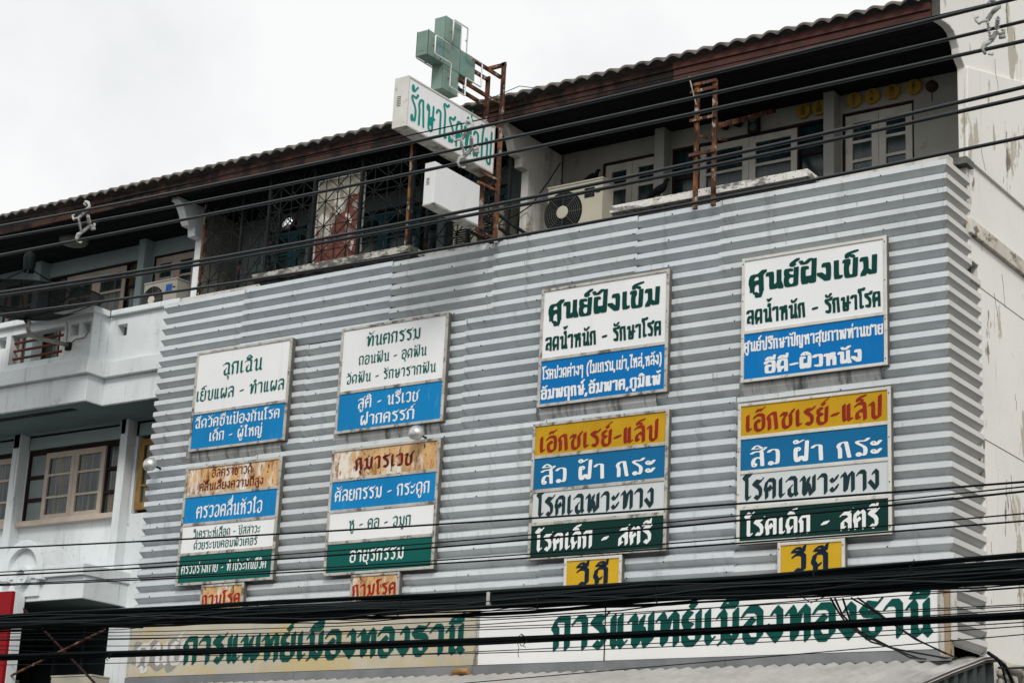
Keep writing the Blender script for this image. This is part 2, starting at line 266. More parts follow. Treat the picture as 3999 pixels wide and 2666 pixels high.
# ------------------------------------------------------------------ Thai lettering: pen strokes swept with a nib
GL = {
'ก': (60, '10,0 10,60 0,72 12,98 52,98 52,0'), 'ข': (62, '4,88 14,98 20,82 10,66 12,10 22,0 42,0 54,10 54,98'),
'ค': (64, '34,44 26,62 8,30;10,0 10,34 2,54 10,90 20,98 46,98 56,88 56,0'), 'ง': (52, '22,84 31,98 44,86 44,14 36,0 0,42'),
'จ': (60, '2,84 16,98 44,98 54,86 54,12 42,0 25,0 13,10 14,26 27,40'), 'ฉ': (66, '2,86 16,98 44,98 54,86 54,14 62,2;54,22 40,2 26,2 16,14 16,40 28,52'),
'ช': (64, '4,84 14,96 22,80 10,62 12,10 22,0 42,0 54,12 54,66 48,80 70,106'), 'ซ': (66, '2,78 10,94 20,82 28,94 28,74 12,56 14,10 24,0 44,0 56,12 56,66 50,80 72,106'),
'ญ': (84, '10,0 10,60 0,72 12,98 34,98 42,88 42,14 52,0 68,0 76,10 76,98;76,-8 70,-30 48,-28 44,-16'),
'ด': (64, '30,36 22,22 12,16;12,0 12,28 2,50 10,88 20,98 46,98 56,88 56,0'), 'ต': (66, '32,48 24,60 8,28;10,0 10,32 2,52 8,90 16,98 29,84 42,98 50,98 58,88 58,0'),
'ถ': (64, '24,14 12,0 8,16 10,60 0,72 12,98 48,98 56,88 56,0'), 'ท': (72, '2,82 13,96 21,82 20,8 26,4 42,84 54,98 66,86 66,0'),
'ธ': (62, '62,108 48,92 14,97 4,84 16,68 46,66 56,54 56,12 46,0 24,0 13,12 13,42'), 'น': (68, '4,82 14,96 22,82 21,10 30,0 46,10 58,26;58,98 58,10 68,0'),
'บ': (64, '4,82 14,96 21,82 19,12 29,0 48,0 58,12 58,98'), 'ป': (64, '4,82 14,96 21,82 19,12 29,0 48,0 58,12 58,132'),
'ผ': (68, '24,88 10,96 8,62 10,12 20,0 36,46 50,0 62,14 62,98'), 'ฝ': (68, '24,88 10,96 8,62 10,12 20,0 36,46 50,0 62,14 62,132'),
'พ': (86, '2,82 12,96 20,82 17,12 27,0 47,90;47,50 60,0 78,14 78,98'), 'ฟ': (86, '2,82 12,96 20,82 17,12 27,0 47,90;47,50 60,0 78,14 78,132'),
'ภ': (68, '2,12 14,4 12,60 4,72 16,98 54,98 62,88 62,0'), 'ม': (70, '4,82 14,96 22,82 22,8 8,-2;22,24 38,10 54,0 62,12 62,98'),
'ย': (62, '28,90 10,96 6,76 14,56 30,54;14,56 6,42 8,12 18,0 46,0 56,12 56,98'), 'ร': (56, '60,108 46,92 14,98 6,86 40,60 48,44 46,12 36,0 16,12'),
'ฤ': (62, '22,12 10,0 10,60 0,72 12,98 46,98 54,88 54,-42'), 'ล': (62, '4,84 16,98 46,98 56,86 56,0;56,42 34,58 12,44 10,0 24,10'),
'ว': (54, '4,84 14,98 40,98 48,86 48,12 38,0 16,10'), 'ศ': (66, '34,42 26,58 8,28;10,0 10,34 2,52 10,84 20,92 46,92 56,82 56,0;48,92 70,112'),
'ษ': (70, '4,82 14,96 21,82 19,12 29,0 48,0 58,12 58,98;38,28 34,44 48,56 72,52'), 'ส': (64, '4,84 16,94 46,94 56,84 56,0;56,42 34,58 12,44 10,0 24,10;48,94 70,116'),
'ห': (68, '2,82 12,96 21,82 21,0;21,48 38,62 58,92 46,99 40,84 56,62 60,50 60,0'), 'อ': (64, '4,82 14,98 46,98 58,86 58,12 46,0 20,0 10,14 10,54 24,66 34,56'),
'ะ': (46, '4,72 14,60 30,66 40,86;4,20 14,8 30,14 40,34'), 'า': (50, '2,84 12,98 34,98 42,88 42,0'), 'ำ': (50, '2,84 12,98 34,98 42,88 42,0'),
'เ': (28, '10,98 10,12 18,0 28,10'), 'แ': (54, '10,98 10,12 18,0 28,10;36,98 36,12 44,0 54,10'),
'โ': (34, '46,140 28,128 8,139 -2,126 16,108 16,12 24,0 34,10'), 'ใ': (34, '12,110 4,126 16,140 28,128 18,104 18,12 26,0 34,10'), 'ไ': (34, '-2,130 8,142 20,130 32,142 18,106 18,12 26,0 34,10'),
'ๆ': (52, '18,66 6,70 4,88 14,98 34,98 44,88 44,-34'), '-': (44, '6,44 40,50'), ',': (24, '12,6 4,-22'), '(': (30, '26,120 10,90 6,46 10,0 24,-26'), ')': (30, '6,120 20,90 24,46 20,0 6,-26'), ' ': (34, ''),
'ิ': (0, '-50,113 -38,131 -20,136 0,113;-50,113 0,113'), 'ี': (0, '-50,113 -38,131 -20,134 0,113;-50,113 0,113;0,112 4,146'), 'ึ': (0, '-50,113 -38,131 -20,134 0,113;-50,113 0,113;2,118 12,126 2,136 -6,126'),
'ื': (0, '-50,113 -38,131 -22,134 0,113;-50,113 0,113;-14,122 -12,148;0,112 4,148'), 'ั': (0, '-42,132 -32,116 -16,116 6,138'), '็': (0, '-42,112 -46,124 -34,130 -30,118 -20,122 -12,112;-42,128 -26,138 4,144'),
'่': (0, '-4,116 0,142'), '้': (0, '-30,136 -18,134 -22,117 6,140'), '๊': (0, '-42,118 -36,134 -28,122 -20,136 -14,120 4,142'), '์': (0, '-18,114 -28,124 -16,132 -10,120;-18,132 8,150'),
'ํ': (0, '-26,112 -16,112 -10,121 -16,131 -26,131 -32,121 -26,112'), 'ุ': (0, '-16,-12 -8,-16 -5,-40'), 'ู': (0, '-38,-12 -28,-16 -28,-36 -8,-36 -5,-12'),
}
LOOP = {'ส': [(17, 8)], 'ว': [(15, 10)], 'ฝ': [(20, 84)], 'ร': [(17, 11)], 'ะ': [(10, 74), (10, 22)], 'ิ': [], '้': [(-28, 132)], 'ค': [(30, 44)], 'ท': [(8, 86)], 'ป': [(8, 86)], 'ษ': [(8, 86), (38, 34)], 'ั': [(-36, 126)], 'ไ': [], 'โ': []}
UPV = 'ิีึืั็'; TONE = '่้๊์'; LOW = 'ุู'; TALL = 'ปฝฟ'
def chaikin(p, it):
    for _ in range(it):
        q = [p[0]]
        for a, b in zip(p, p[1:]):
            q += [(.75 * a[0] + .25 * b[0], .75 * a[1] + .25 * b[1]), (.25 * a[0] + .75 * b[0], .25 * a[1] + .75 * b[1])]
        p = q[:1] + q[2:-2] + [p[-1]] if len(p) > 2 else p
    return p
def nib_rect(w, t, ang):
    c, s_ = math.cos(R(ang)), math.sin(R(ang)); return [(c * x - s_ * y, s_ * x + c * y) for x, y in ((-w / 2, -t / 2), (w / 2, -t / 2), (w / 2, t / 2), (-w / 2, t / 2))]
def nib_oct(w, t): return [(w / 2 * math.cos(q * math.pi / 6), t / 2 * math.sin(q * math.pi / 6)) for q in range(12)]
STY = {'cal': (nib_rect(17, 6, 40), 0), 'brush': (nib_rect(25, 6, 42), 0), 'bold': (nib_rect(22, 7, 36), 1), 'heavy': (nib_rect(25, 14, 0), 1), 'loop': (nib_oct(19, 8), 2), 'round': (nib_oct(18, 9), 2), 'cond': (nib_rect(22, 13, 0), 1), 'board': (nib_rect(27, 6, 45), 0)}
def hull(P):
    P = sorted(set(P)); h = []
    for seq in (P, P[::-1]):
        l = []
        for p in seq:
            while len(l) > 1 and (l[-1][0] - l[-2][0]) * (p[1] - l[-2][1]) - (l[-1][1] - l[-2][1]) * (p[0] - l[-2][0]) <= 0: l.pop()
            l.append(p)
        h += l[:-1]
    return h
GC = {}
def glyph(ch, style):
    if (ch, style) in GC: return GC[ch, style]
    nib, it = STY[style]; w, st = GL[ch]; k = .72 if w == 0 else 1
    G = 2.6; x = np.arange(-72, w + 40, G); y = np.arange(-66, 172, G); X, Y = np.meshgrid(x, y); D = np.full(X.shape, 1e3)
    for s in [q for q in st.split(';') if q]:
        p = [tuple(map(float, a.split(','))) for a in s.split()]
        p = chaikin(p, it)
        for a, b in zip(p, p[1:]):
            H = hull([(round(e[0] + n[0] * k, 4), round(e[1] + n[1] * k, 4)) for e in (a, b) for n in nib]); d = np.full(X.shape, -1e3)
            for i in range(len(H)):
                p0, p1 = H[i], H[(i + 1) % len(H)]; ex, ey = p1[0] - p0[0], p1[1] - p0[1]; l = math.hypot(ex, ey)
                d = np.maximum(d, ((X - p0[0]) * ey - (Y - p0[1]) * ex) / l)
            D = np.minimum(D, d)
    if style in ('loop', 'round'):
        for cx, cy_ in LOOP.get(ch, []):
            rr = np.hypot(X - cx, Y - cy_); D = np.minimum(D, np.abs(rr - 10) - 4.2)
    v = []; f = []; idx = {}
    def vid(px, py):
        key = (round(px, 3), round(py, 3))
        if key not in idx: idx[key] = len(v); v.append(key)
        return idx[key]
    ny, nx = D.shape; ins = D < 0; full = ins[:-1, :-1] & ins[1:, :-1] & ins[:-1, 1:] & ins[1:, 1:]; anyc = ins[:-1, :-1] | ins[1:, :-1] | ins[:-1, 1:] | ins[1:, 1:]
    for j in range(ny - 1):
        i = 0
        while i < nx - 1:
            if full[j, i]:
                e = i
                while e < nx - 1 and full[j, e]: e += 1
                f.append((vid(x[i], y[j]), vid(x[e], y[j]), vid(x[e], y[j + 1]), vid(x[i], y[j + 1]))); i = e; continue
            if anyc[j, i]:
                cs = [(x[i], y[j], D[j, i]), (x[i + 1], y[j], D[j, i + 1]), (x[i + 1], y[j + 1], D[j + 1, i + 1]), (x[i], y[j + 1], D[j + 1, i])]; poly = []
                for q in range(4):
                    a, b = cs[q], cs[(q + 1) % 4]
                    if a[2] < 0: poly.append(vid(a[0], a[1]))
                    if (a[2] < 0) != (b[2] < 0):
                        t = a[2] / (a[2] - b[2]); poly.append(vid(a[0] + t * (b[0] - a[0]), a[1] + t * (b[1] - a[1])))
                poly = [p for q, p in enumerate(poly) if p != poly[q - 1]]
                if len(poly) > 2: f.append(tuple(poly))
            i += 1
    GC[ch, style] = (v, f); return GC[ch, style]
def layout(text, gap, style='cal'):
    nx_ = [q[0] for q in STY[style][0]]; gap = gap - 10 + .8 * (max(nx_) - min(nx_)); out = []; pen = 0; right = 0; tall = False; up = False
    for i, ch in enumerate(text):
        w = GL[ch][0]
        if ch in UPV or ch in TONE or ch in LOW:
            dx = right - (24 if tall and ch not in LOW else 0); dy = 0
            if ch in TONE and (up or (i + 1 < len(text) and text[i + 1] == 'ำ')): dy = 30
            if ch in UPV: up = True
            out.append((ch, dx, dy)); continue
        if ch == 'ำ': out.append(('ํ', right + 8, 0))
        out.append((ch, pen, 0)); right = pen + w - 6; pen += w + gap; tall = ch in TALL; up = False
    return out, pen - gap
class Words(list):                                   # lettering split into one mesh per word
    def build(s, name, m, parent): return [w.build(name, m, parent) for w in s]
def text_mesh(mb, text, style, o, u, vv, W, H, gap=12):
    o, u, vv = (np.array(q, float) for q in (o, u, vv)); items, tw = layout(text, gap, style); sx = W / tw; sy_ = H / 100; out = Words()
    for w in ' '.join(text.replace('(', ' (').split()).split(' '): out.append(MB())
    k = 0; first = True
    for ch, dx, dy in items:
        if ch == ' ':
            k += 1; first = False; continue
        if ch == '(' and items[max(0, items.index((ch, dx, dy)) - 1)][0] != ' ': k += 1
        gv, gf = glyph(ch, style)
        out[min(k, len(out) - 1)].add([o + u * ((px + dx) * sx) + vv * ((py + dy) * sy_) for px, py in gv], gf)
    return Words([w for w in out if w.v])
def wall_text(mb, text, style, fr, xl, yl, xr, yr, h, Y, gap=12):       # lettering on a plane facing the street
    a = PY(*fr(xl, yl), Y); b = PY(*fr(xr, yr), Y); t = PY(*fr(xl, yl - h), Y); z = (a[2] + b[2]) / 2
    return text_mesh(mb, text, style, (a[0], Y, z), (1, 0, 0), (0, 0, 1), b[0] - a[0], abs(t[2] - a[2]), gap)

# ------------------------------------------------------------------ ground
struct(MB().add([(-300, -300, 0), (300, -300, 0), (300, 300, 0), (-300, 300, 0)], [(0, 1, 2, 3)]).build('ground', M_conc))

# ------------------------------------------------------------------ the two shophouses under one roof
XE0, XE1 = 3.869, 3.936          # end wall
FINS = {'mid': (-.217, -.144), 'left': (-4.215, -4.125)}
WY = .97                          # upper window wall
clinic = thing('clinic_shophouse', (0, 3, 0), 'old shophouse clad in ribbed grey metal and hung with clinic signs', 'building')
white = thing('white_shophouse', (-6, 3, 0), 'white painted shophouse with pierced balcony left of the metal cladding', 'building')

def leaf(fr, gl, x0, x1, z0, z1, y, b=.055, bars=(), d=.04, bz=None):   # a glazed leaf: frame bars into fr, panes into gl
    bz = bz or b
    fr.box(x0, x0 + b, y, y + d, z0, z1); fr.box(x1 - b, x1, y, y + d, z0, z1)
    fr.box(x0 + b, x1 - b, y + .002, y + d, z0, z0 + bz); fr.box(x0 + b, x1 - b, y + .002, y + d, z1 - bz, z1)
    for t in bars: zz = z0 + (z1 - z0) * t; fr.box(x0 + b, x1 - b, y + .004, y + d - .004, zz - .012, zz + .012)
    gl.box(x0 + b, x1 - b, y + .02, y + .026, z0 + bz, z1 - bz)

def upper_unit(par, ox, wallm, framem, zb=6.75, third_door=True):
    """window wall of the top storey; ox = offset from the right-hand bay"""
    hs = [(.30 + ox, .905 + ox, zb, 7.972), (1.02 + ox, 2.53 + ox, zb, 7.972), (2.65 + ox, 3.285 + ox, zb, 7.972)]
    xl = -.144 + ox if ox > -1 else -4.125 + ox + 4 - .02
    MB().holes(xl, XE0 + ox, 6.0, 8.14, WY, WY + .14, hs).build('wall', wallm, par)
    for a, b in ((.913 + ox, 1.014 + ox), (2.54 + ox, 2.637 + ox)):
        MB().box(a, b, WY - .13, WY + .02, 6.0, 8.14).build('pilaster', wallm, par, bevel=.006)
    for a, b in ((.30, .905), (2.65, 3.285)):
        a += ox; b += ox; f = MB(); g = MB(); m = (a + b) / 2
        f.box(a, a + .02, WY + .01, WY + .1, zb, 7.972); f.box(b - .02, b, WY + .01, WY + .1, zb, 7.972); f.box(a + .02, b - .02, WY + .01, WY + .1, 7.955, 7.972)
        o = f.build('door', M_fd, par)
        for p, q in ((a + .022, m - .002), (m + .002, b - .022)):
            f2 = MB(); leaf(f2, g, p, q, zb, 7.95, WY + .02, .06, (.66, .80), .04, .07)
            f2.build('door_leaf', framem, o)
        g.build('pane', M_glass, o)
    a, b = 1.02 + ox, 2.53 + ox
    f = MB(); g = MB()
    f.box(a, a + .02, WY + .01, WY + .1, zb, 7.972); f.box(b - .02, b, WY + .01, WY + .1, zb, 7.972); f.box(a + .02, b - .02, WY + .01, WY + .1, 7.95, 7.972)
    x1, x2, x3 = a + .27, a + .75, a + 1.23
    for q in (x1, x3): f.box(q - .018, q, WY + .012, WY + .1, zb, 7.95)
    f.box(a + .02, x1 - .018, WY + .03, WY + .06, 7.68, 7.71); f.box(x3, b - .02, WY + .03, WY + .06, 7.68, 7.71)
    g.box(a + .02, x1 - .018, WY + .045, WY + .05, zb, 7.95); g.box(x3, b - .02, WY + .045, WY + .05, zb, 7.95)
    o = f.build('window', M_fd, par)
    for p, q in ((x1 + .002, x2 - .002), (x2 + .002, x3 - .02)):
        f2 = MB(); leaf(f2, g, p, q, 6.9, 7.945, WY + .02, .06, (.745,), .04, .06)
        f2.build('window_leaf', framem, o)
    g.build('pane', M_glass if framem is not M_fp else M_curt, o)
upper_unit(clinic, 0, M_gwall, M_fw)
upper_unit(clinic, -4.0, mat('dark_stained_render', (.19, .225, .225), .9, 0, .15, 2), M_ftl)  # teal bay wall darkened for the shade behind the grille
upper_unit(white, -8.0, M_gwall2, M_fp)
# fins with curved brackets, end wall
BR = [(-.03, 8.13), (-.03, 8.12), (.07, 8.10), (.13, 8.06), (.18, 7.99), (.215, 7.93), (.225, 7.905), (.335, 7.85), (.335, 7.80), (.445, 7.80)]
BR2 = [(.44, 8.135), (.06, 8.135), (.06, 8.095), (.1, 8.09), (.15, 8.03), (.19, 7.965), (.215, 7.91), (.235, 7.885), (.32, 7.885), (.33, 7.80), (.44, 7.80)]
for k, par in (('mid', clinic), ('left', white)):
    x0, x1 = FINS[k]; fm = M_fin if k == 'mid' else M_white
    MB().prism([(.44, 8.135), (WY + .1, 8.135), (WY + .1, 6.0), (.44, 6.0)], x0, x1).build('fin_wall', fm, par, bevel=.006)
    if k == 'left': MB().prism([(.4455, 8.13), (WY + .09, 8.13), (WY + .09, 6.0), (.4455, 6.0)], x1 + .0005, x1 + .004).build('fin_render', mat('tan_grey_render', (.25, .24, .21), .9, 0, .12, 2), par)
    MB().prism(BR2, x0 - .004, x1 + .004).build('bracket', fm, par, bevel=.006)
E = [(-.03, 8.105), (-.03, 8.80), (1.5, 9.55), (6, 9.55), (6, 0), (.625, 0), (.625, 6.34), (.44, 6.34), (.44, 7.895), (.435, 7.905), (.335, 7.975), (.325, 8.02), (.29, 8.07), (.235, 8.115), (.15, 8.13), (.06, 8.12)]
MB().prism(E, XE0, XE1).build('end_wall', M_end, clinic, bevel=.008)
MB().box(XE0, XE1 - .001, -.034, -.0305, 8.11, 8.79).build('mould_stain', mat('mouldy_plaster', (.09, .088, .078), .95, 0, .3, 5, [((.62, .59, .53), (10, 10, 6), .53, .6, .9)]), clinic)
led = MB()
led.box(XE1 - .01, XE1 + .035, .40, 6, 6.535, 6.655)
led.build('ledge', mat('peeling_cream_ledge', (.62, .58, .5), .9, 0, .1, 2, [((.15, .12, .1), (5, 5, 9), .55, .62, .9), ((.4, .34, .27), (7, 7, 6), .5, .6, .7)], bump=.4), clinic, bevel=.006)
MB().prism([(.405, 7.13), (.405, 7.20), (.44, 7.9), (6, 9.5), (6, 7.13)], XE1 - .005, XE1 + .022).build('upper_end_wall', M_end, clinic, bevel=.005)
MB().box(XE0 - .002, XE1 + .03, .35, .50, 7.075, 7.13).build('ledge', M_moss, clinic)
# hairline cracks and grooves in the end wall
cr_ = MB()
for zc, n in ((6.17, 1), (5.0, 1)): cr_.box(XE1, XE1 + .002, .45, 5, zc, zc + .006)
random.seed(3)
for _ in range(9):
    y = random.uniform(.62, 1.9); z = random.uniform(3.6, 8.4); p = []
    for _k in range(random.randint(3, 7)): p.append((XE1 + .001 + (.022 if z > 7.15 else 0), y, z)); y += random.uniform(-.012, .03); z -= random.uniform(.02, .07)
    cr_.tube(p, .0022, 3)
cr_.build('wall_crack', mat('crack_shadow_line', (.15, .13, .11), .9), clinic)
# party walls and bodies
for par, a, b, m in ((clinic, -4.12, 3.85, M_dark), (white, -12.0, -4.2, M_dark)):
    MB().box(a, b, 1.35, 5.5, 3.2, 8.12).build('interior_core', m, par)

# soffit, fascia, roof, split per house
def waves(mb, x0, x1, y0, z0, rows, run, rise, amp=.025, per=.149, n=10):
    xs = np.arange(x0, x1 + 1e-6, per / n)
    prof = lambda x: amp * (abs(math.cos(math.pi * x / per)) * 1.5 - .6)
    for r_ in range(rows):
        ya, za = y0 + run * r_, z0 + rise * r_; yb, zb = ya + run * 1.06, za + rise * 1.0
        v = []
        for x in xs:
            w = prof(x); v += [(x, ya, za + w), (x, yb, zb + w - .012), (x, ya + .002, za + w - .02)]
        f = []
        for i in range(len(xs) - 1): a = 3 * i; f += [(a, a + 3, a + 4, a + 1), (a + 2, a + 5, a + 3, a)]
        mb.add(v, f)
    return mb
for par, a, b in ((clinic, -4.17, 3.868), (white, -12.2, -4.171)):
    waves(MB(), a, b, -.125, 8.282, 7, .33, .155).build('roof', M_tile, par)
    f = MB(); f.box(a, b, -.055, -.028, 8.195, 8.25); f.box(a, b, -.04, -.01, 8.11, 8.194)
    f.build('fascia', M_fasc, par)
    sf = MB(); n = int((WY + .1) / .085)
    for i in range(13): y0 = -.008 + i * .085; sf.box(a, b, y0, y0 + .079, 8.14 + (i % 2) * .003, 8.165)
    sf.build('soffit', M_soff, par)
f = MB(); f.box(1.62, 3.866, -.064, -.056, 8.197, 8.254); f.box(1.62, 3.866, -.048, -.041, 8.105, 8.193)
f.build('fascia_board', M_fasc2, clinic)

# clinic parapets behind the cladding
ZT = 7.135
for a, b in ((-3.0, -1.11), (.99, 2.80)):
    MB().box(a, b, .03, .16, 7.068, ZT).build('parapet_cap', M_weath if a > 0 else mat('sooty_weathered_plaster', (.5, .48, .43), .92, 0, .12, 2, [((.09, .09, .075), (6, 6, 12), .42, .54, .92), ((.03, .035, .03), (18, 18, 18), .54, .62, .8)], bump=.4), clinic, bevel=.006)
    MB().box(a + .05, b - .05, .10, .16, 5.9, 7.066).build('parapet', M_moss, clinic)
    for e in (a, b): 
        s_ = 1 if e == a else -1
        MB().box(e, e + s_ * .13, .162, .34, 7.068, ZT - .002).build('parapet_cap', M_weath, clinic, bevel=.006)
for a, b in ((-4.12, -3.002), (-1.108, -.22), (-.14, .988), (2.802, XE0 - .002)):
    MB().box(a, b, .24, .34, 5.9, 7.12).build('parapet', M_weath if a > -2 and a < 2 else M_fin, clinic, bevel=.006)

# ------------------------------------------------------------------ ribbed metal cladding
CX0, CX1 = -4.106, 3.948; PER, LT, DEP = .1089, .0404, .059
ZTOP = 6.985; ZBOT = 3.845
def clad(mb, x0, x1, z1, z0, y=0.0, mitre=None, dz=0):
    z = z1 + dz; pts = []
    while z > z0 + .02:
        pts += [(0, z), (0, z - LT), (DEP, z - LT - .044)]; z -= PER
    pts.append((0, max(z, z0)))
    v = []
    for d, zz in pts: v += [(x0, y + d, zz), (x1 - (d if mitre else 0), y + d, zz)]
    for i in range(len(pts) - 1):
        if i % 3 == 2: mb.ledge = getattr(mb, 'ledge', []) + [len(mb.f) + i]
    mb.add(v, [(2 * i + 2, 2 * i + 3, 2 * i + 1, 2 * i) for i in range(len(pts) - 1)]); return mb
zm = ZTOP - 6 * PER
SH = [(ZTOP, zm, [CX0, -3.05, -1.28, -.155, 1.27, 2.05, CX1], [0, 3, -2, 2, -3, 0]), (zm, zm - 9 * PER, [CX0, -2.2, -.42, .95, 2.62, CX1], [1, -2, 2, -1, 0]), (zm - 9 * PER, ZBOT, [CX0, -2.72, -.86, .45, 2.2, CX1], [-2, 1, 0, 3, 0])]
ks = 0
for zt_, zb_, cuts, dz in SH:
    for i in range(len(cuts) - 1):
        last = i == len(cuts) - 2
        cl = MB(); clad(cl, cuts[i], cuts[i + 1] + (0 if last else .02), zt_ - .0005 * ks, zb_, -.003 * (i % 2), last, .002 * dz[i])
        cl.build('metal_cladding', (M_clad, M_cladb, M_cladc)[(ks * 2 + i) % 3], clinic)
        if not last: MB().tube([(cuts[i + 1] + .021, -.0045, zt_), (cuts[i + 1] + .021, -.0045, zt_ - LT)], .002, 4).build('lap_joint', M_dsteel, clinic)
    ks += 1
ret = MB()
def retclad(z1, z0, yend_top, yend):
    z = z1
    while z > z0 + .02:
        ye = yend_top if z > 6.32 else yend
        ye = .60 if z < 3.9 else ye
        pts = [(0, z), (0, z - LT), (DEP, z - LT - .044), (0, z - PER)]; v = []
        for d, zz in pts: v += [(CX1 - d, 0 + d, zz), (CX1 - d, ye, zz)]
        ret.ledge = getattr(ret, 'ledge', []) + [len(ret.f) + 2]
        ret.add(v, [(2 * i + 2, 2 * i + 3, 2 * i + 1, 2 * i) for i in range(3)]); z -= PER
retclad(ZTOP, 3.42, .46, .63)
ret.build('metal_cladding', mat('warm_grey_sheet_metal', (.62, .60, .56), .45, .2, .05, 1.2), clinic)
sc_ = MB(); random.seed(5)
for k in range(29):
    z = ZTOP - LT - k * PER
    for i in range(18):
        x = CX0 + .2 + i * .46 + (.11 if k % 2 else 0) + random.uniform(-.03, .03)
        if x < CX1 and k % 2 == (i // 1) % 2: sc_.box(x - .004, x + .004, -.007, .004, z - .002, z + .007)
tag(sc_.build('screw_head', M_dsteel, clinic), kind='stuff')
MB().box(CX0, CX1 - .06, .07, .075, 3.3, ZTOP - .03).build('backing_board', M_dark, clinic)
# flashing under the long boards
fl = MB(); x = -4.06
for i, w in enumerate((.9, 1.15, 1.2, .7, 1.3, 1.0, 1.75)):
    fl.box(x, x + w - .002, -.062 - .004 * (i % 2), -.05, 3.29 - .004 * (i % 3), 3.366); x += w
fl.build('flashing', M_flash, clinic)

# dirty folded flashings between the upper and lower signs
for x0, x1, zt_, zb_ in ((-3.60, -2.42, 5.452, 5.325), (-1.80, -.62, 5.452, 5.325), (.37, 1.51, 5.456, 5.325), (2.25, 3.42, 5.455, 5.32)):
    v = []
    for d, z in ((-.014, zt_ + .02), (-.014, zt_ - .055), (.03, zb_ - .01)): v += [(x0, d, z), (x1, d, z)]
    MB().add(v, [(2, 3, 1, 0), (4, 5, 3, 2)]).build('sign_flashing', M_clad2, clinic)

# ------------------------------------------------------------------ light-box signs on the cladding
YS = -.06
def sign(label, fr, TL, TR, BL, rows, divs, framem, group, name='sign_board', edge=.025, lab2=None):
    """rows: (panel material, [(text, style, mat, xl, yl, xr, yr, h), ...]); divs: dividers as points on the left edge"""
    a = PY(*fr(*TL), YS); b = PY(*fr(*TR), YS); c = PY(*fr(*BL), YS)
    x0, x1, z1, z0 = (a[0] + c[0]) / 2, b[0], (a[2] + b[2]) / 2, c[2]
    th = thing(name, ((x0 + x1) / 2, YS, z0), label, 'sign', group)
    zs = [z1] + [PY(*fr(*d), YS)[2] for d in divs] + [z0]
    f = MB(); f.box(x0, x0 + edge, YS, YS + .016, z0, z1); f.box(x1 - edge, x1, YS, YS + .016, z0, z1)
    MB().box(x0 + .003, x1 - .003, YS + .0165, .004, z0 + .003, z1 - .003).build('case', M_case, th)
    f.box(x0 + edge, x1 - edge, YS + .002, YS + .015, z1 - edge, z1 - .001); f.box(x0 + edge, x1 - edge, YS + .002, YS + .015, z0 + .001, z0 + edge)
    for zz in zs[1:-1]: f.box(x0 + edge, x1 - edge, YS + .003, YS + .0148, zz - .014, zz + .014)
    f.build('frame', framem, th, bevel=.003)
    bo = MB(); nb = max(2, int((z1 - z0) / .22))
    for k in range(nb):
        zz = z0 + .05 + (z1 - z0 - .1) * k / (nb - 1)
        for xx in (x0 + edge * .5, x1 - edge * .5): bo.box(xx - .0035, xx + .0035, YS - .003, YS, zz - .004, zz + .004)
    tag(bo.build('frame_screw', M_dsteel, th), kind='stuff')
    for i, (pm, lines) in enumerate(rows):
        t = zs[i] - (edge if i == 0 else .014); bt = zs[i + 1] + (edge if i == len(rows) - 1 else .014)
        p = MB().box(x0 + edge, x1 - edge, YS + .011, YS + .014, bt, t).build('panel', pm, th)
        for ln in lines:
            text, style, m, xl, yl, xr, yr, h = ln[:8]; g = ln[8] if len(ln) > 8 else 12
            wall_text(MB(), text, style, fr, xl, yl, xr, yr, h, YS + .008, g).build('lettering', m, p)
    return th
GU, GLo, GSm = 'upper clinic sign boards', 'lower clinic sign boards', 'small sign boards under the lower boards'
sign('framed white over blue sign, green lettering, leftmost of the upper row', ZA, (440, 330), (1415, 170), (350, 1345),
     [(M_panw, [('ฉุกเฉิน', 'cal', T_green, 702, 562, 1098, 500, 118), ('เย็บแผล - ทำแผล', 'cal', T_green, 432, 830, 1325, 700, 100)]),
      (M_panb, [('ฉีดวัคซีนป้องกันโรค', 'cal', T_white, 420, 1100, 1280, 995, 84), ('เด็ก - ผู้ใหญ่', 'cal', T_white, 565, 1232, 1100, 1165, 84)])], [(390, 955)], M_alu, GU)
sign('framed white over blue sign with three lines of green lettering, above the silver lamp cap', ZB, (355, 220), (1440, 40), (270, 1295),
     [(M_panw, [('ทันตกรรม', 'cal', T_green, 602, 395, 1150, 315, 103), ('ถอนฟัน - อุดฟัน', 'cal', T_green, 525, 585, 1210, 485, 84), ('จัดฟัน - รักษารากฟัน', 'cal', T_green, 398, 780, 1305, 655, 82)]),
      (M_panb, [('สูติ - นรีเวช', 'cal', T_white, 515, 1030, 1130, 950, 96), ('ฝากครรภ์', 'cal', T_white, 540, 1198, 1085, 1135, 96)])], [(308, 880)], M_alu, GU)
HV = [('ศูนย์ฝังเข็ม', 'heavy', T_dgreen), ('ลดน้ำหนัก - รักษาโรค', 'heavy', T_dgreen)]
sign('framed sign, fat dark green words over blue panel listing ailments in brackets', ZE, (280, 320), (1480, 110), (228, 1425),
     [(M_panw, [(*HV[0], 352, 605, 1382, 445, 150, 9), (*HV[1], 315, 890, 1398, 735, 118, 9)]),
      (M_panb2, [('โรคปวดต่างๆ (ไมเกรน,เข่า,ไหล่,หลัง)', 'cond', T_white, 285, 1158, 1405, 1015, 84, 8), ('อัมพฤกษ์,อัมพาต,ภูมิแพ้', 'heavy', T_white, 272, 1348, 1392, 1205, 88, 9)])], [(258, 980)], M_alu, GU)
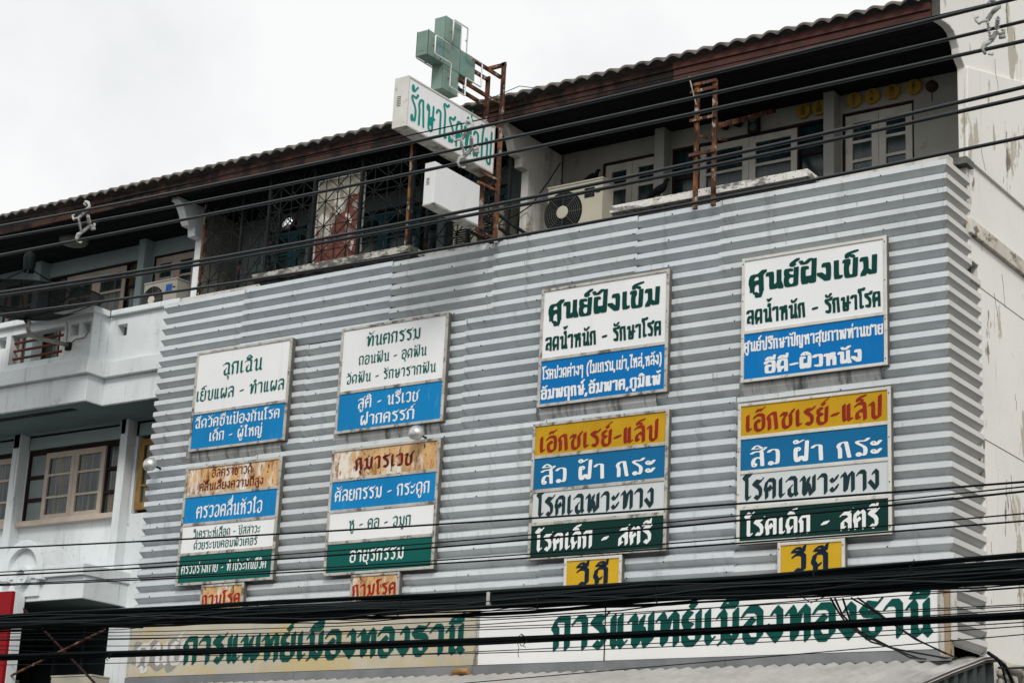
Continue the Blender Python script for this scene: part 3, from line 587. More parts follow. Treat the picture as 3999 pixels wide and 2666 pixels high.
sign('cleanest framed sign, fat dark green words over blue panel, rightmost of the upper row', ZF, (230, 265), (1592, 45), (225, 1435),
     [(M_panw, [(*HV[0], 313, 572, 1502, 398, 158, 9), (*HV[1], 283, 882, 1538, 705, 124, 9)]),
      (M_panb2, [('ศูนย์ปรึกษาปัญหาสุขภาพท่านชาย', 'cond', T_white, 255, 1145, 1562, 970, 88, 8), ('อีดี-ผิวหนัง', 'heavy', T_white, 452, 1340, 1357, 1228, 108, 9)])], [(232, 965)], M_alu2, GU)
sign('four-row sign topped by a rusted panel of two faded red lines', ZC, (303, 182), (1207, 68), (200, 1297),
     [(M_rustp, [('อัลตราซาวด์', 'cal', T_rust, 545, 270, 920, 225, 66), ('คลื่นเสียงความถี่สูง', 'cal', T_rust, 430, 395, 1028, 340, 64)]),
      (M_panb, [('ตรวจคลื่นหัวใจ', 'cal', T_white, 400, 655, 1015, 598, 104)]),
      (M_panw, [('วิเคราะห์เลือด - ปัสสาวะ', 'cal', T_green, 370, 842, 1000, 790, 62), ('ด้วยระบบคอมพิวเตอร์', 'cal', T_green, 375, 952, 970, 900, 62)]),
      (M_pang, [('ตรวจร่างกาย - ทำประกันชีวิต', 'cal', T_white, 258, 1182, 1055, 1120, 72)])], [(290, 455), (262, 725), (233, 1003)], M_alu, GLo)
sign('four-row sign topped by a rusted panel with one dark red word', ZD, (218, 240), (1163, 122), (133, 1342),
     [(M_rustp, [('กุมารเวช', 'bold', T_rust, 420, 410, 915, 365, 100)]),
      (M_panb, [('ศัลยกรรม - กระดูก', 'cal', T_white, 240, 690, 1065, 605, 92)]),
      (M_panw, [('หู - คอ - จมูก', 'cal', T_green, 362, 930, 900, 895, 80)]),
      (M_pang, [('อายุรกรรม', 'cal', T_white, 368, 1215, 838, 1185, 94)])], [(208, 510), (178, 782), (158, 1055)], M_alu, GLo)
sign('four-row sign with tarnished frame, darker yellow panel on top', ZG, (175, 220), (1278, 88), (115, 1332),
     [(M_pany, [('เอ๊กซเรย์-แล็ป', 'bold', T_red, 225, 448, 1185, 345, 118)]),
      (M_panb3, [('สิว ฝ้า กระ', 'loop', T_white, 235, 712, 1165, 615, 116)]),
      (M_panw2, [('โรคเฉพาะทาง', 'brush', T_black, 205, 970, 1150, 885, 138)]),
      (M_pang2, [('โรคเด็ก - สตรี', 'brush', T_white, 195, 1250, 1130, 1185, 124)])], [(165, 493), (148, 772), (138, 1040)], M_alu, GLo)
sign('four-row sign with bright frame, yellow panel on top, at the right end', ZH, (165, 197), (1377, 52), (152, 1316),
     [(M_pany, [('เอ๊กซเรย์-แล็ป', 'bold', T_red, 230, 415, 1305, 300, 124)]),
      (M_panb3, [('สิว ฝ้า กระ', 'loop', T_white, 268, 688, 1310, 600, 120)]),
      (M_panw2, [('โรคเฉพาะทาง', 'brush', T_black, 215, 955, 1285, 865, 140)]),
      (M_pang2, [('โรคเด็ก - สตรี', 'brush', T_white, 230, 1245, 1280, 1175, 128)])], [(165, 470), (163, 745), (160, 1028)], M_alu2, GLo)
sign('small rusted sign with red word under the leftmost four-row sign', ZC, (440, 1285), (848, 1258), (425, 1620), [(M_rustp, [('กามโรค', 'bold', T_rred, 450, 1478, 805, 1455, 92)])], [], M_alu, GSm, edge=.02)
sign('small rusted sign with red word under the second four-row sign from left', ZD, (378, 1330), (805, 1298), (365, 1620), [(M_rustp, [('กามโรค', 'bold', T_rred, 395, 1510, 768, 1490, 92)])], [], M_alu, GSm, edge=.02)
sign('small yellow sign with whole navy word, left of the other yellow one', ZG, (425, 1315), (893, 1283), (412, 1600), [(M_pany2, [('วีดี', 'brush', T_navy, 530, 1532, 775, 1515, 130, 26)])], [], M_alu2, GSm, edge=.024)
sign('small yellow sign with navy word half hidden by the cables, rightmost', ZH, (483, 1298), (1013, 1258), (475, 1640), [(M_pany2, [('วีดี', 'brush', T_navy, 602, 1530, 878, 1508, 138, 26)])], [], M_alu2, GSm, edge=.024)

# the two long boards
YB = -.05
def board(label, x0, x1, m, lines, seams=()):
    th = thing('long_sign_board', ((x0 + x1) / 2, YB, 3.37), label, 'sign', 'long boards over the awning')
    p = MB().box(x0 + .02, x1 - .02, YB, .05, 3.372, 3.83).build('panel', m, th)
    MB().box(x0, x0 + .02, YB - .006, .05, 3.37, 3.84).build('frame', M_alu, th)
    MB().box(x1 - .02, x1, YB - .006, .05, 3.37, 3.84).build('frame', M_alu, th)
    for mm, mb in lines: mb.build('lettering', mm, p)
    for s_ in seams: MB().box(s_ - .004, s_ + .004, YB - .005, YB, 3.372, 3.83).build('seam', M_dsteel, th)
gh = wall_text(MB(), 'ศูนย์', 'brush', ZI, 205, 618, 488, 606, 126, YB - .003)
board('long faded beige board with green lettering and a painted over word', -4.06, -.092, M_banner,
      [(T_board, wall_text(MB(), 'การแพทย์เมืองทองธานี', 'board', ZI, 497, 606, 2203, 540, 148, YB - .003, 8)), (T_ghost, gh)])
board('long clean white board with green lettering, right of the beige one', -.088, 3.865, M_bannerw,
      [(T_board, wall_text(MB(), 'การแพทย์เมืองทองธานี', 'board', RAW, 2160, 2534, 3632, 2469, 116, YB - .003, 8))], [1.13])
sp_ = MB(); random.seed(11)
for i in range(3):
    a = PY(*ZI(230 + 95 * i, 560), YB - .0015)
    n = 22; ph = random.uniform(0, 6); v = [(a[0] + (.13 + .03 * math.sin(3 * q * 2 * math.pi / n + ph)) * math.cos(q * 2 * math.pi / n), YB - .0012 - .0004 * i, a[2] + (.13 + .03 * math.sin(2 * q * 2 * math.pi / n + ph)) * math.sin(q * 2 * math.pi / n)) for q in range(n)]
    sp_.add(v, [tuple(range(n - 1, -1, -1))])
tag(sp_.build('spray_paint_patch', M_ghost), 'patchy grey spray paint over a word on the beige board', 'paint patch')
pt = thing('trim_post', (3.92, -.05, 3.33), 'narrow tan upright between the white board and the ribbed return', 'post')
MB().box(3.868, 3.90, -.075, .02, 3.31, 3.85).build('metal_edge', M_alu, pt); MB().box(3.902, 3.938, -.08, .0, 3.31, 3.85).build('tan_board', M_tan, pt, bevel=.004); MB().box(3.94, 3.965, -.06, .0, 3.43, 3.85).build('metal_edge', M_alu2, pt)

# ------------------------------------------------------------------ projecting signs, cross and their rusty frame
def yz_text(mb, text, style, X, y0, y1, z, H, gap=12): return text_mesh(mb, text, style, (X, y0, z), (0, 1, 0), (0, 0, 1), y1 - y0, H, gap)
XS = -.10
bs = thing('projecting_sign_box', (-.17, -.77, 7.55), 'white projecting light box with teal lettering hung below the green cross', 'sign')
MB().box(-.237, XS - .006, -1.37, -.16, 7.56, 7.985).build('case', mat('white_enamel', (.74, .74, .72), .5, 0, .04, 2, [((.3, .22, .14), (9, 9, 9), .7, .76, .6)]), bs, bevel=.004)
f = MB()
for y0, y1, z0, z1 in ((-1.378, -1.362, 7.552, 7.995), (-.168, -.152, 7.552, 7.995), (-1.362, -.168, 7.552, 7.568), (-1.362, -.168, 7.979, 7.995)): f.box(-.242, XS + .006, y0, y1, z0, z1)
f.build('frame', M_alu2, bs, bevel=.002)
pn = MB().box(XS - .005, XS, -1.362, -.168, 7.568, 7.979).build('panel', M_panw, bs)
yz_text(MB(), 'รักษาโรคทั่วไป', 'round', XS + .003, -1.33, -.19, 7.625, .225, 12).build('lettering', T_teal, pn)
MB().box(-.235, XS + .002, -1.36, -.17, 7.548, 7.551).build('base_plate', M_alu, bs)
lv = MB()
for i in range(6): lv.box(-.205, -.165, -1.381, -1.379, 7.74 + i * .016, 7.744 + i * .016)
lv.build('vent', M_dsteel, bs)
ss = thing('projecting_sign_box', (-.155, -.63, 7.02), 'blank white projecting light box hung under the lettered one', 'sign')
MB().box(-.212, XS - .006, -.95, -.32, 7.03, 7.395).build('case', MATS['white_enamel'], ss, bevel=.004)
MB().box(XS - .005, XS, -.945, -.325, 7.036, 7.388).build('panel', M_panw, ss)
MB().box(-.214, XS + .001, -.952, -.318, 7.02, 7.029).build('base_plate', M_alu, ss)
lv = MB()
for i in range(5): lv.box(-.185, -.155, -.953, -.951, 7.2 + i * .013, 7.204 + i * .013)
lv.build('vent', M_dsteel, ss)
cz = thing('cross_sign', (-.16, -.82, 8.06), 'faded green pharmacy cross with white glass tubing on a rusty frame', 'cross sign')
CP = [(-.93, 8.06), (-.71, 8.06), (-.71, 8.279), (-.487, 8.279), (-.487, 8.50), (-.71, 8.50), (-.71, 8.722), (-.93, 8.722), (-.93, 8.50), (-1.154, 8.50), (-1.154, 8.279), (-.93, 8.279)]
MB().prism([(a, b) for a, b in CP], -.22, -.10).build('body', M_cross, cz, bevel=.003)
MB().box(-.205, -.135, -1.156, -1.1545, 8.32, 8.47).build('hatch', M_cross, cz)
sm = MB()
for z in (8.2785, 8.5005): sm.box(-.1005, -.0985, -.93, -.71, z - .002, z + .002)
for y in (-.935, -.705): sm.box(-.1005, -.0985, y - .001, y + .001, 8.06, 8.722)
sm.box(-.222, -.219, -1.156, -1.152, 8.275, 8.504); sm.box(-.102, -.098, -1.157, -1.152, 8.275, 8.504)
sm.build('sheet_seam', mat('dark_green_seam', (.06, .085, .075), .8), cz)
for X in (-.065, -.255):
    op = [(-.88, 8.40), (-.90, 8.45), (-1.09, 8.47), (-1.09, 8.315), (-.90, 8.315)]
    q = lambda y, z: (X, y, z)
    MB().tube([q(-.90, 8.46), q(-1.095, 8.46), q(-1.10, 8.455), q(-1.10, 8.30), q(-1.095, 8.295), q(-.88, 8.295), q(-.872, 8.29), q(-.872, 8.09), q(-.865, 8.085), q(-.66, 8.085), q(-.655, 8.09), q(-.655, 8.245), q(-.65, 8.25), q(-.44, 8.25), q(-.435, 8.255), q(-.435, 8.465), q(-.44, 8.47), q(-.66, 8.47), q(-.665, 8.475), q(-.665, 8.70), q(-.67, 8.705), q(-.86, 8.705), q(-.868, 8.70), q(-.868, 8.50)], .0068, 6).build('glass_tube', M_tube, cz, smooth=True)
st = MB()
for y, z in ((-1.1, 8.38), (-.872, 8.17), (-.655, 8.17), (-.55, 8.25), (-.435, 8.36), (-.55, 8.47), (-.665, 8.6), (-.868, 8.6), (-1.0, 8.295)):
    for X, t in ((-.10, -.065), (-.22, -.255)): st.tube([(X, y + .02, z), (t, y, z)], .004, 5)
st.build('tube_bracket', M_dsteel, cz)

sf = thing('sign_support_frame', (-.1, -.1, 6.99), 'rusty steel frame holding the cross and the projecting boxes', 'steel frame')
def angle_post(x, y, z0, z1): MB().box(x, x + .045, y, y + .012, z0, z1).box(x, x + .01, y + .012, y + .045, z0, z1).build('post', M_rust, sf)
angle_post(-.075, -.14, 6.96, 8.60); angle_post(-.24, -.14, 6.96, 8.50)
def beam(*p): MB().bar(*p).build('beam', M_rust, sf)
for x in (-.09, -.22):
    beam((x, -.50, 8.47), (x, -.12, 8.47), .022, .03); beam((x, -.72, 8.22), (x, -.12, 8.22), .022, .03)
beam((-.24, -.125, 8.58), (-.04, -.125, 8.58), .03); beam((-.24, -.125, 8.0), (-.04, -.125, 8.0), .02); beam((-.24, -.125, 7.47), (-.04, -.125, 7.47), .02)
for z in (7.53, 7.43, 7.0): beam((-.12, -.33, z), (-.06, -.13, z - .03), .018)
for p, q in (((-.06, -.13, 7.2), (.10, .2, 7.05)), ((-.22, -.13, 7.2), (-.05, .22, 7.05)), ((-.22, -.13, 7.05), (-.06, -.13, 7.05)), ((-.2, -.3, 7.0), (-.2, .2, 7.0)), ((-.1, -.3, 7.0), (-.1, .2, 7.0))):
    MB().bar(p, q, .022).build('beam', M_dsteel, sf)
lf = thing('ladder_frame', (1.9, -.05, 6.9), 'rusty ladder-shaped steel frame standing over the right hand parapet', 'steel frame')
for a, b in ((1.835, 1.87), (2.0, 2.035)): MB().box(a, b, -.07, -.04, 6.93, 8.02).build('upright', M_rust, lf, bevel=.003)
for z in (7.99, 7.93, 7.68, 7.38): MB().box(1.80, 2.04, -.085, -.071, z, z + .025).build('rung', M_rust, lf)
MB().bar((1.86, -.05, 7.56), (1.93, .3, 7.64), .02).build('brace', M_rust, lf); MB().bar((2.02, -.03, 7.62), (2.05, .9, 8.1), .04).build('brace', M_rust, lf)
dp = MB().tube([PY(*Z6(1355, 0), -.1), PY(*Z6(1375, 80), -.12), PY(*Z6(1395, 160), -.1), PY(*Z6(1410, 215), -.08)], .005, 6)
tag(dp.build('hanging_cable', M_beige), 'short pale cord hanging from the fascia to the ladder frame', 'cord')

# ------------------------------------------------------------------ grille of the middle bay
gr = thing('window_grille', (-2.2, .2, 7.05), 'dark geometric iron grille closing the balcony of the middle bay', 'window grille')
def lattice(mb, p0, p1, z0, z1, cols, rows, r=.0036):
    p0 = np.array(p0, float); d = np.array(p1, float) - p0
    P = lambda u, v: (p0[0] + d[0] * u, p0[1] + d[1] * u, z0 + (z1 - z0) * v)
    def L(a, b): mb.bar(P(*a), P(*b), r * 2, r * 2)
    for c in range(cols):
        for k in range(rows):
            u0, u1 = c / cols, (c + 1) / cols; v0, v1 = k / rows, (k + 1) / rows; um, vm = (u0 + u1) / 2, (v0 + v1) / 2
            a, b = (u1 - u0), (v1 - v0)
            L((u0, v0), (um, vm)); L((um, vm), (u1, v1)); L((u0, v1), (um, vm)); L((um, vm), (u1, v0)); L((u0, vm), (u1, vm)); L((um, v0), (um, v1))
            q = (um, v1); w, h = a * .2, b * .22
            for (e1, e2) in (((u0, v1 - h), (u0 + w, v1)), ((u0 + w, v1), (u0, v1 + h if k < rows - 1 else v1)), ((u1, v1 - h), (u1 - w, v1))): L(e1, e2)
            L((u0, v0 + .02), (u0, v1 - h)); 
GZ0, GZ1 = 7.14, 8.12
segs = [((-3.94, .28), (-3.43, .28), 2), ((-3.43, .28), (-2.94, .28), 2), ((-2.94, .28), (-2.905, .09), 1), ((-2.905, .09), (-2.345, .09), 2), ((-2.345, .09), (-1.77, .09), 2), ((-1.77, .09), (-1.16, .09), 2), ((-1.16, .09), (-1.13, .28), 1), ((-1.13, .28), (-.66, .28), 2), ((-.66, .28), (-.225, .28), 2)]
for a, b, c in segs:
    mb = MB(); lattice(mb, (*a, 0), (*b, 0), GZ0, GZ1, c, 4); mb.build('lattice_panel', M_dsteel, gr)
for i, (x, y) in enumerate([s_[0] for s_ in segs] + [segs[-1][1]]):
    MB().box(x - .014, x + .014, y - .014, y + .014, 7.12, 8.14).build('post', M_rust if i in (0,) else M_dsteel, gr)
bp = thing('painted_board', (-2.07, .17, 7.14), 'peeling red and grey board standing behind the iron grille', 'board')
MB().box(-2.33, -1.80, .14, .16, 7.15, 7.98).build('panel', M_oldp, bp)
MB().add([(x, .138, z) for x, z in ((-2.325, 7.975), (-2.325, 7.50), (-2.24, 7.47), (-2.2, 7.55), (-2.12, 7.52), (-2.07, 7.62), (-2.0, 7.64), (-1.97, 7.76), (-1.9, 7.8), (-1.86, 7.78), (-1.805, 7.83), (-1.805, 7.975))], [tuple(range(12))]).build('peeled_patch', M_oldg, bp)
f = MB()
for a, b, c, d in ((-2.345, -2.33, 7.14, 7.995), (-1.80, -1.785, 7.14, 7.995), (-2.33, -1.80, 7.98, 7.995)): f.box(a, b, .134, .165, c, d)
f.build('frame', M_alu2, bp)
rod = PY(*Z5(303, 960), .0); rb = PY(*Z5(285, 1490), .0)
tag(MB().tube([(-1.17, .045, 7.13), (-1.17, .045, 8.11)], .014, 8).build('rusty_pole', M_rust), 'thin rusty orange pole standing left of the blank light box', 'pole')
def mirror(c, r, axis, label, rim=M_fd, nm='convex_mirror', gm=M_mirr):
    t = thing(nm, c, label, 'mirror'); MB().lathe(c, axis, [(-.03, r * .9), (.02, r * 1.15), (.028, r * 1.1), (.03, r)], 20).build('rim', rim, t, smooth=True)
    MB().lathe(c, axis, [(.029, r), (.04, r * .8), (.052, r * .45), (.056, .002)], 20).build('glass', gm, t, smooth=True); return t
mirror(PY(*Z4(1040, 900), .2), .075, (0, -1, .12), 'bright round convex mirror hanging behind the iron grille')
mirror(PY(*Z7(58, 962), .93), .036, (0, -1, 0), 'small round mirror above the window, left of the other', gm=M_glass)
mirror(PY(*Z7(158, 940), .93), .036, (0, -1, 0), 'small round mirror above the window, nearer the mirror box', gm=M_glass)
c = PY(*Z7(278, 945), .93)
t = thing('mirror_box', c, 'dark upright box with two round discs above the window', 'wall charm')
MB().box(c[0] - .05, c[0] + .05, .92, .968, c[2] - .08, c[2] + .08).build('case', M_fd, t)
for k, dz in enumerate((.037, -.037)): MB().lathe((c[0], .92, c[2] + dz), (0, -1, 0), [(0, .034), (.004, .03), (.007, .002)], 16).build('disc', mat('blue_green_disc', (.05, .10, .11), .3), t)
# octagonal plaques
def cjk(s, size):
    cu = bpy.data.curves.new('ink', 'FONT'); cu.body = s; cu.size = size; cu.align_x = 'CENTER'; cu.space_line = .9
    ob = bpy.data.objects.new('ink', cu); COL.objects.link(ob); dg = bpy.context.evaluated_depsgraph_get(); me = ob.evaluated_get(dg).to_mesh()
    v = [tuple(q.co) for q in me.vertices]; f = [tuple(p.vertices) for p in me.polygons]; ob.evaluated_get(dg).to_mesh_clear()
    bpy.data.objects.remove(ob); bpy.data.curves.remove(cu); return v, f
PQ = [(655, 847, '吉\n祥', 'left of the pair above the window'), (778, 820, '王\n爺', 'right of the pair above the window'), (1045, 763, '天\n元\n七', 'leftmost of the four above the right door'),
      (1183, 732, '天\n一\n宮', 'second from left of the four above the right door'), (1337, 700, '張\n公', 'third from left of the four above the right door'), (1500, 662, '元\n君\n七', 'rightmost, next to the hanging lantern')]
for zx, zy, s_, w in PQ:
    c = PY(*Z7(zx, zy), .93); t = thing('octagonal_plaque', c, 'yellow octagonal plaque with dark characters, ' + w, 'plaque', 'yellow octagonal plaques')
    MB().prism([(c[0] + .070 * math.cos(R(22.5 + 45 * k)), c[2] + .068 * math.sin(R(22.5 + 45 * k))) for k in range(8)], .935, .966, 'y').build('plate', M_plaq, t)
    v, f = cjk(s_, .05 if s_.count('\n') == 1 else .036)
    if v:
        a = np.array(v); mid = (a.min(0) + a.max(0)) / 2
        MB().add([(c[0] + (p[0] - mid[0]), .931, c[2] + (p[1] - mid[1])) for p in v], f).build('lettering', M_ink, t)
c = PY(*Z7(1645, 662), .7); t = thing('paper_lantern', c, 'round dark red lantern with tassel hanging beside the plaques', 'lantern')
MB().lathe((c[0], c[1], c[2] - .05), (0, 0, 1), [(0, .01), (.012, .033), (.03, .048), (.05, .053), (.07, .048), (.088, .033), (.1, .01)], 18).build('shade', M_fd, t, smooth=True)
MB().tube([(c[0], c[1], c[2] + .045), (c[0], c[1], 8.14)], .002, 5).tube([(c[0], c[1], c[2] - .045), (c[0], c[1], c[2] - .13)], .005, 5).build('tassel', M_dsteel, t)
c = PY(*Fr(240, 760, 7.125)(340, 1370), .5); t = thing('ceiling_lamp', c, 'dim round ceiling lamp under the dark eaves at left', 'lamp')
MB().lathe((c[0], .5, 8.14), (0, 0, -1), [(0, .16), (.03, .155), (.06, .12), (.075, .05), (.08, .004)], 20).build('shade', mat('dusty_opal', (.22, .23, .2), .6), t, smooth=True)

# ------------------------------------------------------------------ air conditioner units
def condenser(x0, x1, y0, y1, z0, z1, label, fan=True, fx=.3, plate=False, lou=False, cm=None):
    t = thing('air_conditioner', ((x0 + x1) / 2, (y0 + y1) / 2, z0), label, 'air conditioner', 'outdoor air conditioner units')
    MB().box(x0, x1, y0, y1, z0, z1 - .02).box(x0 - .006, x1 + .006, y0 - .006, y1 + .006, z1 - .019, z1).build('case', cm or M_ac, t, bevel=.006)
    h = z1 - z0
    if fan:
        r = h * .40; c = (x0 + (x1 - x0) * fx, y0, z0 + h * .46)
        g = MB().lathe(c, (0, -1, 0), [(0, r), (.004, r), (.005, r * .97)], 28); g.build('fan_opening', M_acd, t)
        w = MB()
        for k in range(7):
            q = r * (.3 + .1 * k); w.tube([(c[0] + q * math.cos(a * math.pi / 12), y0 - .012, c[2] + q * math.sin(a * math.pi / 12)) for a in range(25)], .002, 3, False)
        for k in range(8): w.tube([(c[0] + .03 * math.cos(k * math.pi / 4), y0 - .012, c[2] + .03 * math.sin(k * math.pi / 4)), (c[0] + r * math.cos(k * math.pi / 4), y0 - .010, c[2] + r * math.sin(k * math.pi / 4))], .0025, 3)
        w.build('fan_guard', mat('grey_wire', (.12, .12, .11), .5), t)
        MB().lathe((c[0], y0 - .008, c[2]), (0, -1, 0), [(0, r * .3), (.012, r * .3), (.016, r * .26), (.018, .002)], 20).build('fan_hub', M_ac, t)
    if lou:
        l = MB(); n = int(h * .8 / .022)
        for k in range(n): l.box(x0 + .02, x0 + (x1 - x0) * .72, y0 - .006, y0 - .001, z0 + h * .1 + k * .022, z0 + h * .1 + k * .022 + .011)
        l.build('louvre', M_acd, t)
    if plate:
        MB().box(x1 - (x1 - x0) * .32, x1 - (x1 - x0) * .14, y0 - .004, y0, z0 + h * .66, z0 + h * .84).build('plate', M_blue if plate == 1 else M_dsteel, t)
    for a in (.06, .88): 
        if not lou: MB().box(x0 + (x1 - x0) * a, x0 + (x1 - x0) * (a + .08), y0 - .003, y0, z0 + h * .72, z0 + h * .76).build('handle', M_acd, t)
    return t
def pxrect(fr, l, r, Y): a = PY(*fr(*l), Y); b = PY(*fr(*r), Y); return a[0], b[0], a[2], b[2]
x0, x1, za, zb = pxrect(Z6, (276, 845), (695, 768), .42); condenser(x0, x1, .42, .60, 7.10, (za + zb) / 2, 'large cream outdoor unit with black fan under the right eaves, a bird on top', plate=2)
x0, x1, za, zb = pxrect(Z1, (1267, 905), (1553, 862), .42); condenser(x0, x1, .42, .60, 7.06, (za + zb) / 2, 'cream outdoor unit with fan behind the white balcony parapet', plate=1, fx=.29, cm=mat('dull_greyish_enamel', (.33, .31, .27), .6, 0, .08, 3, [((.2, .16, .11), (12, 12, 3), .56, .7, .6)]))
x0, x1, za, zb = pxrect(ZN, (1310, 440), (1665, 390), .62); condenser(x0, x1, .62, .85, 6.95, (za + zb) / 2, 'grey louvred outdoor unit behind the grille beside the rusty posts', fan=False, lou=True)
x0, x1, za, zb = pxrect(ZN, (780, 780), (1230, 700), .55); condenser(x0, x1, .55, .80, 6.95, (za + zb) / 2, 'louvred outdoor unit half hidden below the blank light box', fan=False, lou=True)
x0, x1, za, zb = pxrect(ZL, (755, 1465), (1345, 1425), .55); condenser(x0, x1, .55, .80, 2.75, (za + zb) / 2, 'cream outdoor unit with blue plate at the bottom left edge', fan=False, plate=1, lou=True)
x0, x1, za, zb = pxrect(ZL, (-180, 1510), (90, 1490), .55); condenser(x0, x1, .55, .72, 2.75, (za + zb) / 2, 'cream outdoor unit mostly hidden behind the red sign', fan=False, lou=True)

# ------------------------------------------------------------------ white shophouse: balcony, second floor, hood
WZ = .97
YC, YD = .10, .325                # balcony front, stepped back part
XC = -5.208
q = lambda fr, x, y, Y=YC: PY(*fr(x, y), Y)
def hole(fr, l, r, t, b, Y): a = q(fr, l, t, Y); c = q(fr, r, b, Y); return (a[0], c[0], c[2], a[2])
H = [hole(Z1, 97, 560, 1372, 1550, YC), hole(Z1, 618, 684, 1268, 1362, YC), hole(Z1, 718, 789, 1255, 1345, YC), hole(Z1, -30, 48, 1388, 1475, YC)]
a = q(Z1, 567, 1285); b = q(Z1, 550, 1543); H[0] = (q(Z1, 97, 1400)[0], a[0], b[2], a[2])
zo = sum(h[3] for h in H[:3]) / 3; zl = (H[1][2] + H[2][2] + H[3][2]) / 3
H = [(H[0][0], H[0][1], H[0][2], zo)] + [(h[0], h[1], zl, zo) for h in H[1:]]
MB().holes(-12.0, XC, 6.60, 7.08, YC, YC + .12, H).build('balcony_front', M_white, white)
hd = hole(Z1, 1032, 1108, 1258, 1352, YD); MB().holes(XC + .001, -4.20, 6.60, 7.09, YD, YD + .1, [(hd[0], hd[1], zl, zo)]).build('balcony_front', M_white, white)
MB().box(XC - .12, XC, YC + .121, YD + .1, 6.60, 7.08).build('balcony_side', M_white, white)
MB().box(-12.0, XC + .05, .05, .25, 7.081, 7.142).box(XC - .12, XC + .049, .251, YD - .05, 7.081, 7.141).build('parapet_cap', M_white, white, bevel=.006)
MB().box(XC + .05, -4.20, YD - .045, YD + .13, 7.091, 7.148).build('parapet_cap', M_white, white, bevel=.006)
MB().box(-12.0, XC + .05, .05, .9, 6.44, 6.60).box(XC + .05, -4.12, YD - .05, .9, 6.44, 6.599).build('balcony_band', M_white, white, bevel=.006)
MB().box(-12.0, XC, YC + .01, .9, 6.165, 6.44).box(XC, -4.12, YD + .01, .9, 6.165, 6.439).build('balcony_beam', M_white, white, bevel=.006)
MB().box(-12.0, XC - .03, YC + .05, WZ - .002, 6.158, 6.1645).box(XC - .0299, -4.13, YD + .05, WZ - .002, 6.158, 6.1644).build('balcony_soffit_shade', mat('shaded_teal_soffit_paint', (.13, .18, .18), .9, 0, .12, 2), white)  # added slab, the shade under the balcony put into its dark teal
MB().box(-12.0, XC - .35, YC + .16, YC + .24, 6.152, 6.159).build('drip_groove', M_dsteel, white)
for k in range(3):
    z = H[0][2] + (zo - H[0][2]) * (.24 + .27 * k); MB().tube([(H[0][0] - .02, YC + .06, z), (H[0][1] + .02, YC + .06, z)], .014, 8).build('rail', M_skin, white)
# second floor
WZ = .97
wall2 = MB(); PLX = [(-7.09, -6.98), (-5.435, -5.332)]
zs_ = 5.20; zh = PY(*ZW(1550, 345), WZ)[2]
wall2.holes(-12.0, -3.9, 4.2, 6.163, WZ, WZ + .14, [(-8.6, -7.10, zs_, zh), (-6.97, -5.445, zs_, zh), (-5.30, -4.72, zs_ - .02, zh)])
wall2.build('wall', M_white, white)
MB().box(-12.0, -3.9, WZ - .1, WZ, zh + .02, 6.164).build('lintel_beam', mat('teal_grey_lintel', (.2, .25, .255), .9, 0, .1, 2), white)  # shade under the balcony is put into the lintel colour
for a, b in PLX: MB().box(a, b, WZ - .13, WZ + .02, 4.55, 6.163).build('pilaster', M_white, white, bevel=.006)
MB().box(-6.98, -5.44, WZ - .08, WZ + .03, zs_ - .055, zs_).build('sill', M_fp, white, bevel=.004); MB().box(-8.6, -7.1, WZ - .08, WZ + .03, zs_ - .055, zs_).build('sill', M_fp, white, bevel=.004)
ztr = PY(*ZW(960, 640), WZ)[2]                      # transom height
def lower_window(x0, x1, lay, m):
    f = MB(); g = MB(); film = MB()
    f.box(x0, x0 + .025, WZ + .01, WZ + .1, zs_, zh); f.box(x1 - .025, x1, WZ + .01, WZ + .1, zs_, zh); f.box(x0 + .025, x1 - .025, WZ + .01, WZ + .1, zh - .02, zh)
    f.box(x0 + .025, x1 - .025, WZ + .012, WZ + .1, ztr, ztr + .04)
    g.box(x0 + .025, x1 - .025, WZ + .05, WZ + .055, ztr + .04, zh - .02)
    xa, xb = x0 + (x1 - x0) * lay[0], x0 + (x1 - x0) * lay[1]
    for q_ in (xa, xb): f.box(q_ - .012, q_ + .012, WZ + .014, WZ + .1, zs_, ztr)
    for i in (1, 2):
        zz = zs_ + (ztr - zs_) * i / 3; f.box(x0 + .025, xa - .012, WZ + .016, WZ + .06, zz - .018, zz + .018); f.box(xb + .012, x1 - .025, WZ + .016, WZ + .06, zz - .018, zz + .018)
    film.box(x0 + .025, xa - .012, WZ + .04, WZ + .045, zs_, ztr); g.box(xb + .012, x1 - .025, WZ + .04, WZ + .045, zs_, ztr)
    o = f.build('window', M_fd, white); film.build('pane', M_film, o)
    xm = (xa + xb) / 2
    for p, r_ in ((xa + .012, xm - .002), (xm + .002, xb - .012)):
        f2 = MB(); leaf(f2, g, p, r_, zs_ + .004, ztr - .002, WZ - .01, .055, (.335, .665), .05, .06); f2.build('window_leaf', m, o)
    g.build('pane', M_curt, o)
lower_window(-6.97, -5.445, (.19, .80), M_fp); lower_window(-8.6, -7.10, (.2, 1.0), M_fp)
f = MB(); g = MB(); leaf(f, g, -5.27, -4.95, zs_ + .02, ztr + .02, WZ, .07, (.335, .665), .05, .07); o = f.build('window', M_fy, white); g.build('pane', M_curt, o)
MB().box(-5.30, -4.72, WZ + .09, WZ + .1, zs_ - .02, zh).build('backing', M_dark, white)
